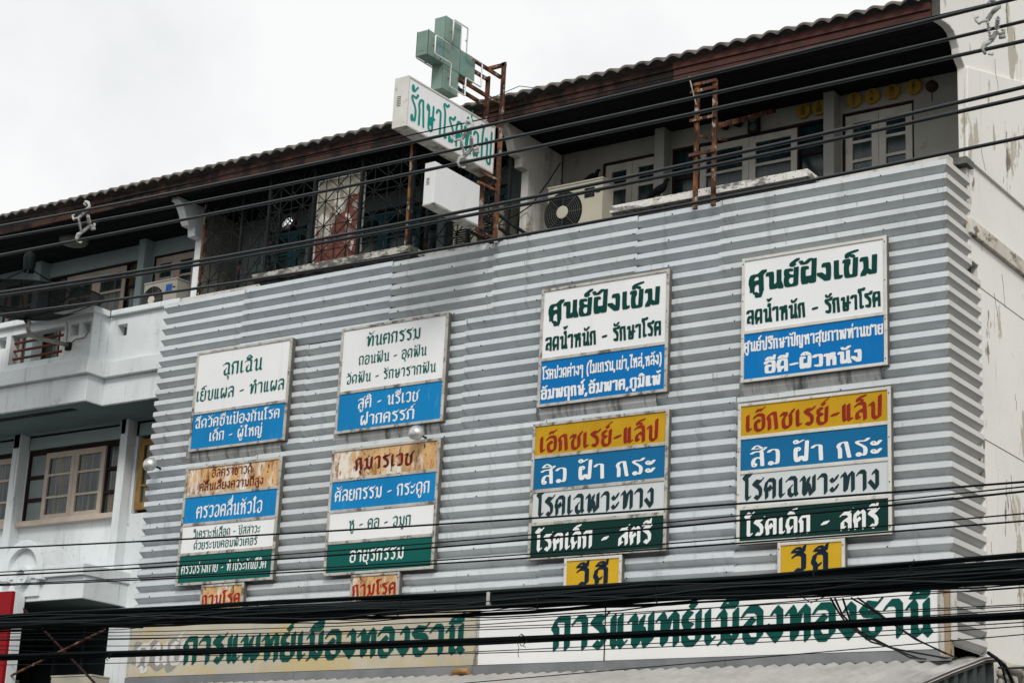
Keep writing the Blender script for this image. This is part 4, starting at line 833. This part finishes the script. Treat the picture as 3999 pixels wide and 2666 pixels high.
# hood with round ornament
HX = -5.21; HY = .33
hz = PY(*Z3(670, 605), HY)[2]; hzb = PY(*Z3(660, 697), HY)[2]; hl = PY(*Z3(650, 887), HY + .04)[2]
MB().box(-12.0, HX, HY, WZ + .02, hzb, hz).build('hood_band', M_white, white, bevel=.006)
MB().box(-12.0, HX - .02, HY + .045, WZ + .01, hl, hzb - .001).build('hood', M_white, white, bevel=.006)
MB().box(-12.0, HX - .04, HY + .065, WZ, hl - .004, hl + .01).build('hood_soffit', MATS['shaded_teal_soffit_paint'], white)  # same shade-coloured slab under the hood
oc = PY(*Z3(178, 715), HY - .02); R1 = .30
ar = thing('round_ornament', (oc[0], HY, hzb), 'white horseshoe moulding with a small ring on the hood front', 'ornament')
def horseshoe(mb, cx, cz, ro, ri, y0, y1, zb):
    o_ = [(cx + ro * math.cos(t), cz + ro * math.sin(t)) for t in np.linspace(0, math.pi, 25)]; i_ = [(cx + ri * math.cos(t), cz + ri * math.sin(t)) for t in np.linspace(0, math.pi, 25)]
    o_ = [(cx + ro, zb)] + o_ + [(cx - ro, zb)]; i_ = [(cx + ri, zb)] + i_ + [(cx - ri, zb)]; n = len(o_)
    v = [(x, y, z) for y in (y0, y1) for x, z in o_ + i_]
    F = []
    for k in range(n - 1): F += [(k, k + 1, n + k + 1, n + k), (2 * n + k, 3 * n + k, 3 * n + k + 1, 2 * n + k + 1), (k, 2 * n + k, 2 * n + k + 1, k + 1), (n + k, n + k + 1, 3 * n + k + 1, 3 * n + k)]
    F += [(0, n, 3 * n, 2 * n), (n - 1, 3 * n - 1, 4 * n - 1, 2 * n - 1)]
    mb.add(v, F)
zt = PY(*Z3(180, 425), HY - .04)[2]; mb = MB(); horseshoe(mb, oc[0], zt - R1, R1, R1 * .72, HY - .04, HY + .35, hzb - .02); mb.build('arch', M_white, ar, bevel=.004)
mb = MB(); n = 24; pts = [(oc[0] + R1 * .73 * math.cos(t), zt - R1 + R1 * .73 * math.sin(t)) for t in np.linspace(0, math.pi, n)] + [(oc[0] - R1 * .73, hl + .05), (oc[0] + R1 * .73, hl + .05)]
mb.prism(pts, HY + .02, HY + .3, 'y'); mb.build('back_plate', M_white, ar)
mb = MB(); ro, ri = .105, .065
for y0, y1 in ((HY - .05, HY + .03),):
    v = [(oc[0] + r_ * math.cos(2 * math.pi * k / 28), y, oc[2] + r_ * math.sin(2 * math.pi * k / 28)) for y in (y0, y1) for r_ in (ro, ri) for k in range(28)]
    F = []
    for k in range(28): j = (k + 1) % 28; F += [(k, j, 28 + j, 28 + k), (k, 56 + k, 56 + j, j), (28 + k, 28 + j, 84 + j, 84 + k)]
    mb.add(v, F)
mb.build('ring', M_white, ar, smooth=False); MB().lathe((oc[0], HY + .012, oc[2]), (0, -1, 0), [(0, ri), (.004, ri * .98)], 24).build('ring_recess', M_gwall2, ar)
# ground floor of the white house
MB().box(-5.37, -4.0, .9, 1.1, 0, 4.2).build('wall', M_white, white); MB().box(-12.0, -5.371, 1.05, 1.2, 0, 4.3).build('shop_front', M_dark, white)
mb = MB()
for x in np.arange(-9.2, -5.4, .42): mb.box(x, x + .04, .99, 1.05, 0, 4.1)
mb.box(-12.0, -5.4, .985, 1.05, 3.3, 3.36).build('mullion', mat('black_shopfront_frame', (.015, .018, .02), .5), white)

# ------------------------------------------------------------------ red sign, braces, lower bits
rs = thing('red_sign_box', (-7.4, .2, 2.5), 'plain red sign box with white edge cut by the left frame edge', 'sign')
xr = PY(*ZL(185, 210), .2)[0]; zr = PY(*ZL(185, 210), .2)[2]
MB().box(-10, xr, .2, .24, 1.8, zr).build('face', M_red, rs); MB().box(-10, xr + .012, .241, .36, 1.8, zr + .002).build('case', M_white, rs)
def pole_(label, p, q, r, m): tag(MB().tube([p, q], r, 8).build('steel_brace', m), label, 'pole')
pole_('rusty orange brace slanting up to the right across the dark shop front', PY(*ZL(85, 1495), .3), PY(*ZL(1545, 780), .3), .012, M_rust)
pole_('dark brown brace slanting down from the red sign top', PY(*ZL(205, 325), .36), PY(*ZL(1420, 1590), .36), .012, M_fd)
pc = MB().tube([PY(*ZL(150, 605), -.5), PY(*ZL(430, 650), -.5), PY(*ZL(720, 715), -.5), PY(*ZL(1100, 725), -.5), PY(*ZL(2100, 745), -.5)], .01, 8)
tag(pc.build('sagging_cable', M_cable), 'grey cable with white clip sagging beside the main cable bundle', 'cable')
cc = PY(*ZL(715, 722), -.5); tag(MB().tube([cc + np.array([-.02, 0, .002]), cc + np.array([.02, 0, -.004])], .016, 10).build('cable_clip', M_white), 'small white clip on the sagging cable', 'clip')

# awning along the bottom
aw = thing('awning_roof', (0, -.6, 3), 'weathered ribbed cement awning curving out along the bottom edge', 'awning')
prof = [(.52, 3.375), (.30, 3.345), (.05, 3.277), (-.32, 3.18), (-.85, 3.03), (-1.4, 2.83), (-2.0, 2.55)]
pd = np.array(prof); yy = np.linspace(.52, -2.0, 22); zz = np.interp(-yy, -pd[:, 0], pd[:, 1])
xs = np.arange(-4.2, 4.06, .0148); mb = MB(); v = []
y2 = np.linspace(-.075, -2.0, 22); 
for i, x in enumerate(xs):
    w = .011 * math.cos(2 * math.pi * x / .118); e = max(0., min(1., (3.98 - x) / .35)); e = e * e * (3 - 2 * e)
    for k in range(22):
        ya = yy[k] * (1 - e) + y2[k] * e; v.append((x, ya, np.interp(-ya, -pd[:, 0], pd[:, 1]) + w + .045 * e))
n = len(yy); mb.add(v, [(i * n + k, i * n + k + 1, (i + 1) * n + k + 1, (i + 1) * n + k) for i in range(len(xs) - 1) for k in range(n - 1)])
mb.build('sheet', M_awn, aw, smooth=True)
mb = MB(); v = []
for y, z in zip(yy, zz): v += [(4.05, y, z + .01), (4.05, y, z - .03)]
mb.add(v, [(2 * i, 2 * i + 1, 2 * i + 3, 2 * i + 2) for i in range(n - 1)]); mb.build('edge_trim', mat('grimy_edge', (.09, .08, .065), .9), aw)
mb = MB(); ys = np.arange(-2.0, .5, .02); v = []
for y in ys: v += [(4.02 + .014 * (1 if (y // .085) % 2 else -1), y, 0.5), (4.02 + .014 * (1 if (y // .085) % 2 else -1), y, np.interp(-y, -pd[:, 0], pd[:, 1]) - .02)]
mb.add(v, [(2 * i, 2 * i + 1, 2 * i + 3, 2 * i + 2) for i in range(len(ys) - 1)]); mb.build('side_sheet', mat('dark_ribbed_side_sheet', (.05, .058, .056), .6, .2), aw)
rl = PY(*ZI(2195, 660), -.1)
tag(MB().tube([rl + np.array([-.09, 0, -.005]), rl + np.array([-.03, 0, .008]), rl + np.array([.09, -.02, 0])], [.018, .024, .024], 10).build('rusty_pipe_stub', mat('orange_rust', (.36, .2, .08), .85, 0, .3, 15)), 'short rusty pipe stub lying on the awning top', 'pipe')
# conduits at the bottom right
random.seed(9)
CT = [[(1830, 1080), (1950, 1150), (2150, 1210), (2352, 1260)], [(1790, 1390), (1850, 1280), (1960, 1180), (2080, 1190), (2352, 1230)], [(1900, 1210), (2060, 1260), (2240, 1300), (2340, 1370), (2345, 1568)], [(1880, 1270), (2000, 1310), (2200, 1350), (2270, 1420), (2290, 1568)], [(1800, 1380), (1950, 1440), (2100, 1540), (2130, 1600)], [(1780, 1500), (1830, 1600)]]
for i, pts in enumerate(CT):
    p = [PX(*ZR(a, b), XE1 + .06 + .03 * (i % 3)) for a, b in pts]
    tag(MB().tube(p, .022, 8).build('conduit', M_beige, smooth=True), 'beige plastic conduit, one of the tangle on the cream end wall', 'conduit', 'tangled conduits at the bottom right')
for i, pts in enumerate([[(1530, 870), (1700, 985), (1900, 1150), (2000, 1330), (2110, 1600)], [(1770, 1080), (1860, 1230), (1900, 1400), (1950, 1600)], [(1770, 1210), (1950, 1225), (2352, 1210)]]):
    p = [PX(*ZR(a, b), XE1 + .16) for a, b in pts]
    tag(MB().tube(p, (.014, .008, .008)[i], 6).build('black_cable', M_cable), ('thick black cable dropping past the awning corner', 'thin black cable hanging steeply over the conduits', 'level black cable crossing the conduits')[i], 'cable')

# ------------------------------------------------------------------ lamp caps, dish, birds
def lampcap(fr, x, y, Y, label):
    c = PY(*fr(x, y), Y); t = thing('flood_lamp', c, label, 'lamp', 'round silver lamps')
    MB().lathe(c, (.35, -.85, .25), [(-.05, .02), (-.03, .055), (-.005, .068), (.0, .07), (.02, .064), (.04, .045), (.052, .02), (.055, .002)], 22).build('cap', M_steel, t, smooth=True)
    MB().tube([c + np.array([0, .02, 0]), c + np.array([-.02, .19, -.01])], .01, 6).build('arm', M_dsteel, t); return t
lampcap(ZB, 1112, 1278, -.16, 'round silver lamp on the cladding under the second upper sign')
lampcap(ZW, 1836, 822, -.16, 'round silver lamp at the left edge of the cladding')
# satellite dish
dy = -.55
dc = PY(105, 1160, dy); ds = thing('satellite_dish', (dc[0], dy, dc[2] - .5), 'large black mesh satellite dish on a bent pole before the white balcony', 'satellite dish')
rt = abs(PY(305, 1150, dy)[0] - dc[0]); ax = np.array([.04, -.10, 1.0]); ax /= np.linalg.norm(ax)
rim = dc + np.array([0, 0, .02]); dep = .24
pr = [(-dep * (1 - (k / 9) ** 2), max(.01, rt * k / 9)) for k in range(10)]
bowl = MB(); a = np.cross(ax, (0, 1, 0)); a /= np.linalg.norm(a); b = np.cross(ax, a); NN = 40
v = [rim + ax * d + r_ * (math.cos(2 * math.pi * k / NN) * a + math.sin(2 * math.pi * k / NN) * b) for d, r_ in pr for k in range(NN)]
bowl.add(v, [(i * NN + k, i * NN + (k + 1) % NN, (i + 1) * NN + (k + 1) % NN, (i + 1) * NN + k) for i in range(9) for k in range(NN)]); bowl.build('reflector', M_mesh, ds, smooth=True)
rb_ = MB(); rb_.tube([rim + rt * (math.cos(2 * math.pi * k / NN) * a + math.sin(2 * math.pi * k / NN) * b) for k in range(NN + 1)], .011, 6, False)
for k in range(8):
    w = math.cos(2 * math.pi * k / 8) * a + math.sin(2 * math.pi * k / 8) * b; rb_.tube([rim + ax * d + w * r_ for d, r_ in pr], .006, 4)
rb_.build('rib', M_cable, ds)
fz = rim + ax * .36
MB().tube([fz - ax * .13, fz - ax * .1, fz + ax * .02, fz + ax * .06, fz + ax * .08], [.05, .055, .06, .05, .02], 14).build('feed_horn', M_cable, ds, smooth=True)
for k in range(3): w = math.cos(2 * math.pi * k / 3 + .3) * a + math.sin(2 * math.pi * k / 3 + .3) * b; MB().tube([rim + rt * .97 * w, fz - ax * .1 + w * .04], .008, 6).build('strut', M_cable, ds)
base = rim - ax * dep
MB().tube([base, PY(112, 1262, dy)], .028, 8).build('mount', M_cable, ds)
MB().tube([PY(*Z1(250, 1235), dy), PY(*Z1(245, 1310), dy), PY(*Z1(270, 1365), dy + .08), PY(*Z1(320, 1385), dy + .2), PY(*Z1(450, 1415), dy + .4), PY(*Z1(605, 1452), YC - .01)], .022, 10).build('pole', mat('galvanised_pipe', (.30, .29, .24), .5, .4, .15, 9), ds, smooth=True)
MB().box(*(lambda p: (p[0] - .04, p[0] + .03, YC - .03, YC, p[2] - .05, p[2] + .03))(PY(*Z1(605, 1452), YC - .01))).build('wall_plate', M_dsteel, ds)
tag(MB().tube([PY(*Z1(610, 1440), YC - .02), PY(*Z1(660, 1400), YC - .02), PY(*Z1(735, 1385), YC - .02), PY(*Z1(768, 1345), YC - .02)], .006, 6).build('dish_cable', mat('brown_flex', (.18, .13, .09), .7)), 'thin brown cable curling up the white balcony from the dish pole', 'cable')
tag(MB().tube([PY(*Z1(585, 1250), YC - .006), PY(*Z1(588, 1330), YC - .006), PY(*Z1(578, 1460), YC - .006)], .004, 5).build('dish_cable', MATS['brown_flex']), 'thin straight brown cable down the white balcony left of the small openings', 'cable')

def bird(pos, s, label, crouch=False, yaw=0):
    """pos = feet; body runs along +X, head towards +X"""
    sp_ = [(-.165, .002, .012, .006), (-.13, .012, .030, .010), (-.09, .030, .034, .018), (-.06, .052, .034, .03), (-.02, .075, .044, .045), (.02, .092, .046, .048), (.055, .108, .042, .045), (.078, .132, .030, .034), (.090, .158, .023, .025), (.098, .178, .022, .024), (.112, .190, .020, .021), (.124, .187, .013, .014), (.130, .183, .007, .008), (.152, .172, .002, .002)]
    if crouch: sp_ = [(x, z * .55 + .012 + (.02 if x > .08 else 0), a, b) for x, z, a, b in sp_]
    t = thing('pigeon', pos, label, 'bird'); v = []; n = 10; cy_, sy_ = math.cos(yaw), math.sin(yaw)
    P = lambda x, y, z: (pos[0] + s * (x * cy_ - y * sy_), pos[1] + s * (x * sy_ + y * cy_), pos[2] + s * (z + .025))
    for i, (x, z, w, h) in enumerate(sp_):
        a_ = sp_[max(i - 1, 0)]; b_ = sp_[min(i + 1, len(sp_) - 1)]; tx, tz = b_[0] - a_[0], b_[1] - a_[1]; l = math.hypot(tx, tz); nx_, nz_ = -tz / l, tx / l
        for k in range(n): q_ = 2 * math.pi * k / n; v.append(P(x + nx_ * h * math.sin(q_), w * math.cos(q_), z + nz_ * h * math.sin(q_)))
    m = len(sp_); F = [(i * n + k, i * n + (k + 1) % n, (i + 1) * n + (k + 1) % n, (i + 1) * n + k) for i in range(m - 1) for k in range(n)] + [tuple(range(n - 1, -1, -1)), tuple(range((m - 1) * n, m * n))]
    MB().add(v, F).build('body', M_bird, t, smooth=True)
    if not crouch:
        for y in (-.016, .016):
            mb = MB(); mb.tube([P(.01, y, .055), P(.004, y, .02), P(.012, y, -.022)], [.010 * s, .006 * s, .004 * s], 6)
            for dx, dy_ in ((.022, .0), (.016, .012), (.016, -.012), (-.014, 0)): mb.tube([P(.012, y, -.022), P(.012 + dx, y + dy_, -.024)], .003 * s, 4)
            mb.build('leg', M_bird, t)
fb = PZ(*Fr(2450, 680, 11.76)(1410, 1030), ZT + .002); fb = np.array([fb[0], max(.05, min(.14, fb[1])), ZT + .002]); fb = PY(*Fr(2450, 680, 11.76)(1410, 1040), .1); fb[2] = ZT
bird(fb, .78, 'dark pigeon standing upright on the whitewashed parapet cap')
ab = PY(*Z6(605, 772), .5); ab[2] = (PY(*Z6(695, 768), .42)[2] + PY(*Z6(276, 845), .42)[2]) / 2
bird(ab - np.array([0, 0, .006]), .68, 'dark pigeon crouching on top of the cream air conditioner', True)

# ------------------------------------------------------------------ overhead cables
YK = -3.0
def curve(pts, n=40):                                # smooth interpolation through measured points, extended past the frame
    P = np.array([PY(x, y, YK) for x, y in pts]); xx = P[:, 0]
    A = np.polyfit(xx, P[:, 2], 2 if len(pts) > 3 else 1); xs_ = np.linspace(-13.0, 15.0, n)
    lo, hi = xx.min(), xx.max()
    return xs_, np.polyval(A, np.clip(xs_, lo - 1.5, hi + 1.5)) + 0 * xs_
def cable(pts, r, label, name='power_cable', dy=0, m=None, group=None):
    xs_, zs2 = curve(pts); o = MB().tube([(x, YK + dy, z) for x, z in zip(xs_, zs2)], r, 8).build(name, m or (M_cab2 if r > .01 else M_cable), smooth=True)
    return tag(o, label, 'cable', group)
cable([(0, 869), (700, 726), (1500, 548), (2000, 442), (2800, 259), (3642, 66), (3999, -16)], .0045, 'thin topmost overhead wire running along the roof fascia')
cable([(0, 893), (700, 763), (1500, 593), (2000, 481), (2800, 296), (3642, 94), (3999, 5)], .0115, 'thick overhead cable held by the upper side of the white spacers', dy=-.05)
cable([(0, 913), (700, 786), (1500, 620), (2000, 517), (2800, 339), (3642, 138), (3999, 61)], .0105, 'thick overhead cable passing through the middle of the white spacers', dy=.08)
cable([(0, 997), (700, 860), (1500, 699), (2000, 596), (2800, 426), (3642, 232), (3999, 166)], .0115, 'thick overhead cable held by the lower end of the white spacers')
cable([(0, 1198), (1000, 1048), (1500, 960), (2000, 861), (3200, 614), (3999, 436)], .0115, 'upper of the paired black cables crossing in front of the balconies', dy=-.3)
cable([(0, 1211), (1000, 1064), (1500, 975), (2000, 882), (3200, 647), (3999, 472)], .0115, 'lower of the paired black cables crossing in front of the balconies', dy=-.3)
cable([(0, 1282), (1000, 1153), (1500, 1082), (2000, 994), (3200, 780), (3999, 625)], .0105, 'single thick black cable crossing the top of the metal cladding', dy=-.3)
cable([(0, 2138), (1000, 2090), (1800, 2038), (2750, 1978), (3600, 1912), (3999, 1880)], .0062, 'black wire crossing the lower signs, highest of their wires', 'telephone_wire')
cable([(0, 2232), (1000, 2174), (1800, 2107), (2750, 2026), (3600, 1943), (3999, 1898)], .0042, 'thin brownish wire crossing the green panels of the lower signs', 'telephone_wire')
cable([(0, 2245), (1000, 2188), (1800, 2130), (2750, 2043), (3600, 1959), (3999, 1919)], .0062, 'black wire just below the brownish one across the green panels', 'telephone_wire')
cable([(0, 2280), (1000, 2230), (1800, 2181), (2750, 2112), (3600, 2040), (3999, 2003)], .0042, 'thin wire crossing the bottom of the lower four-row signs', 'telephone_wire')
cable([(0, 2284), (1000, 2242), (1800, 2192), (2750, 2131), (3600, 2064), (3999, 2034)], .0052, 'black wire along the bottom frames of the lower four-row signs', 'telephone_wire')
# the thick bundle
random.seed(21)
def bundle(n, top, bot, rr, label, grp, dys=(-.12, .12), wob=.012, m=None):
    for i in range(n):
        t = (i + .5) / n + random.uniform(-.03, .03); pts = [(a[0], a[1] + (b[1] - a[1]) * t) for a, b in zip(top, bot)]
        P = np.array([PY(x, y, YK) for x, y in pts]); xs_ = np.linspace(-13.0, 15, 90); z = np.interp(xs_, P[:, 0], P[:, 2])
        k = np.ones(15) / 15; z = np.convolve(np.pad(z, 7, mode='edge'), k, 'valid')
        ph = [random.uniform(0, 6.3) for _ in range(4)]; am = wob * random.uniform(.3, 1.2)
        z = z + am * (np.sin(xs_ * 1.1 + ph[0]) + .6 * np.sin(xs_ * 2.7 + ph[1]) + .25 * np.sin(xs_ * 5.9 + ph[3])); yv = YK + random.uniform(*dys) + .02 * np.sin(xs_ * .9 + ph[2])
        tag(MB().tube([(x, y, q_) for x, y, q_ in zip(xs_, yv, z)], random.uniform(*rr), 6).build('bundle_cable', m or M_cable, smooth=True), label, 'cable', grp)
TOPB = [(0, 2402), (1000, 2358), (1800, 2334), (2400, 2292), (2900, 2246), (3600, 2200), (3999, 2164)]
BOTB = [(0, 2445), (1000, 2444), (1800, 2382), (2400, 2368), (2900, 2348), (3600, 2304), (3999, 2278)]
mid_ = [(a[0], a[1] * .45 + b[1] * .55) for a, b in zip(TOPB, BOTB)]
bundle(15, TOPB, mid_, (.007, .0125), 'black cable in the thick bundle hiding the tops of the long boards', 'cables of the thick bundle', wob=.006)
bundle(10, mid_, BOTB, (.006, .011), 'black cable in the thick bundle hiding the tops of the long boards', 'cables of the thick bundle', wob=.012)
bundle(16, mid_, BOTB, (.0025, .0045), 'thin black strand wandering in the thick bundle', 'thin strands of the thick bundle', wob=.022)
bundle(3, mid_, BOTB, (.003, .005), 'thin grey strand wandering in the thick bundle', 'grey strands of the thick bundle', (-.2, -.14), wob=.03, m=mat('dusty_grey_cable', (.022, .026, .027), .6))
TOP2 = [(0, 2546), (1000, 2533), (1800, 2500), (2900, 2449), (3999, 2382)]; BOT2 = [(0, 2562), (1000, 2556), (1800, 2513), (2900, 2464), (3999, 2405)]
bundle(5, TOP2, BOT2, (.008, .012), 'black cable in the slimmer bundle across the middle of the long boards', 'cables of the slimmer bundle', (-.03, .03), .002)
TH = [[(0, 2478), (1000, 2462), (1800, 2432), (2900, 2375), (3999, 2302)], [(0, 2485), (1000, 2478), (1800, 2452), (2900, 2402), (3999, 2366)], [(0, 2500), (1000, 2490), (1800, 2462), (2900, 2428), (3999, 2372)], [(0, 2520), (1000, 2512), (2900, 2445), (3999, 2376)], [(0, 2533), (1000, 2550), (1800, 2548), (2900, 2505), (3999, 2434)], [(400, 2495), (1000, 2492), (1800, 2440), (2400, 2400), (2900, 2372)], [(0, 2600), (1000, 2580), (1800, 2551), (2900, 2503), (3999, 2436)], [(1917, 2664), (2900, 2588), (3999, 2484)]]
TL_ = ['just under the thick bundle', 'second below the thick bundle', 'third below the thick bundle', 'just above the slimmer bundle at left', 'dipping below the slimmer bundle', 'rising to the right across the white board', 'along the lower edge of the lettering', 'lowest of all, running above the awning']
for p, l in zip(TH, TL_): cable(p, .003, 'hair-thin dark wire over the long boards, ' + l, 'thin_wire', m=M_wire, dy=random.uniform(-.1, .1))
# drop wires to the awning corner
DW = [[(870, 655), (930, 760), (1000, 860), (1180, 990), (1400, 1050), (1760, 1115)], [(905, 660), (960, 780), (1060, 890), (1270, 1000), (1480, 1110), (1600, 1122)], [(965, 660), (1020, 830), (1110, 930), (1290, 1020), (1560, 1120)], [(1080, 655), (1200, 740), (1330, 840), (1520, 970), (1840, 1115)], [(1030, 655), (1180, 740), (1345, 850), (1550, 980), (1750, 1080)]]
ZK = Fr(2800, 2000, 1.9616)
for i, p in enumerate(DW):
    pts = [PY(*ZK(a, b), -2.9 + 2.5 * (k / (len(p) - 1)) ** 1.2) for k, (a, b) in enumerate(p)]
    tag(MB().tube(pts, .006, 6).build('drop_wire', M_cable, smooth=True), 'black drop wire slanting from the bundle to the awning corner', 'cable', 'drop wires')
lo = [PY(*ZK(a, b), -2.95) for a, b in ((620, 560), (640, 640), (720, 690), (830, 640), (860, 560))]
tag(MB().tube(lo, .003, 5).build('wire_loop', M_wire), 'slack loop of wire hanging under the thick bundle', 'cable')
lo = [PY(*Fr(1800, 2150, 2.138)(a, b), -3.05) for a, b in ((448, 745), (470, 720), (495, 700), (470, 760), (485, 810), (475, 850), (483, 888))]
tag(MB().tube(lo, .002, 5).build('wire_end', M_wire), 'frayed wire end dangling over the blank left of the white board', 'cable')
ct = PY(*Fr(1800, 2150, 2.138)(225, 410), -3.15); t = thing('cable_tie', ct, 'pale strap tied round the thick bundle near its middle', 'cable tie')
MB().box(ct[0] - .012, ct[0] + .012, ct[1], ct[1] + .02, ct[2] - .03, ct[2] + .05).build('strap', M_ins, t); MB().tube([ct + np.array([.02, 0, .06]), ct + np.array([.024, 0, -.02])], .006, 5).build('tail', M_cable, t)

random.seed(31)
for i, (zx, zy) in enumerate(((1010, 2358), (1560, 2350), (2100, 2322), (2560, 2290), (3180, 2232), (3560, 2206))):
    c = PY(zx, zy + 22, YK - .13); t = MB().tube([c + np.array([-.004, -.01, .03]), c + np.array([.006, -.012, -.02]), c + np.array([.004 + random.uniform(-.02, .02), 0, -.06])], .0045, 5).tube([c + np.array([.012, -.01, .028]), c + np.array([.02, -.01, .06])], .003, 4)
    tag(t.build('cable_tie', M_cable), 'black tie with loose ends knotted round the thick bundle', 'cable tie', 'black ties on the thick bundle')
for i, (zx, zy) in enumerate(((2050, 2502), (430, 2556))):
    c = PY(zx, zy, YK - .03); mb = MB()
    for k in range(7): a_ = random.uniform(0, 6.3); mb.tube([c + np.array([random.uniform(-.02, .02), 0, random.uniform(-.01, .01)]), c + np.array([.03 * math.cos(a_), -.02, .03 * math.sin(a_)]), c + np.array([.025 * math.cos(a_ + 1), -.02, .045 * math.sin(a_ + .6)])], .003, 4)
    tag(mb.build('cable_knot', M_cable), ('wiry knot on the slimmer bundle over the blank part of the white board', 'wiry knot on the slimmer bundle over the pale pillar')[i], 'cable knot')
# insulating spacers
ZS = Fr(240, 760, 7.125)
def spacer(off, label, first):
    S_ = lambda x, y, d=0: PY(*ZS(x, y), YK + d) + off
    t = thing('cable_spacer', S_(540, 1320), label, 'cable spacer', 'white cable spacers')
    def ribbed(p, q_, n=6):
        p, q_ = np.array(p), np.array(q_); mb = MB().tube([p, q_], .0065, 8); d = q_ - p; ln = np.linalg.norm(d)
        for k in range(n): c_ = p + d * ((k + 1) / (n + 1)); mb.lathe(c_, d, [(-.002, .006), (-.001, .0145), (.001, .0145), (.002, .006)], 12)
        mb.build('ribbed_arm', M_ins, t, smooth=False)
    Tn, Ln, Rn, Bn = S_(640, 500), S_(470, 650, -.05), S_(810, 850, .08), S_(560, 1060)
    ribbed(Tn, Ln, 4); ribbed(S_(730, 560), S_(785, 810, .06), 5); ribbed(Ln, Bn, 6); ribbed(Rn, Bn, 6)
    MB().tube([Tn, S_(690, 430), S_(770, 360), S_(780, 290), S_(740, 220), S_(680, 205), S_(640, 260), S_(680, 310)], [.012, .016, .014, .011, .013, .014, .011, .006], 8).build('upper_clamp', M_ins, t, smooth=True)
    MB().tube([Bn, S_(470, 1110), S_(430, 1200), S_(445, 1320)], [.012, .017, .016, .008], 8).tube([S_(490, 1320), S_(545, 1340), S_(560, 1300)], .007, 6).build('lower_clamp', M_ins, t, smooth=True)
    MB().tube([Ln, S_(400, 660, -.05), S_(350, 700, -.05), S_(320, 640, -.05), S_(310, 580, -.05), S_(360, 560, -.05)], [.009, .008, .010, .010, .009, .006], 8).build('hook', M_ins, t, smooth=True)
    MB().tube([Rn, S_(860, 890, .08), S_(920, 870, .08), S_(930, 820, .08), S_(890, 810, .08)], [.011, .009, .010, .009, .006], 8).tube([S_(840, 960, .08), S_(925, 945, .08)], .012, 8).build('hook', M_ins, t, smooth=True)
o0 = PY(338, 795, YK)
for (x, y), l in (((338, 795), 'white zigzag cable spacer at the far left under the eaves'), ((1830, 480), 'white zigzag cable spacer in front of the projecting lettered box'), ((3878, 8), 'white zigzag cable spacer against the cream end wall')):
    spacer(PY(x, y, YK) - o0, l, x < 400)
# wire from the big box to the roof, and loose wires on the fin
tag(MB().tube([(-.15, -1.33, 8.0), (-.1, -.6, 7.985), PY(*Z5(985, 528), -.12), PY(*Z5(1085, 540), -.12)], .0035, 5).build('stay_wire', M_wire), 'fine stay wire from the lettered box to the roof edge', 'wire')
tag(MB().tube([PY(*Z6(370, 660), .43), PY(*Z6(280, 800), .43), PY(*Z6(150, 980), .42), PY(*Z6(40, 1055), .4), PY(*Z6(-60, 1100), .38)], .006, 6).build('loose_cable', M_cable), 'black cable looping across the stained white fin beside the grille', 'cable')
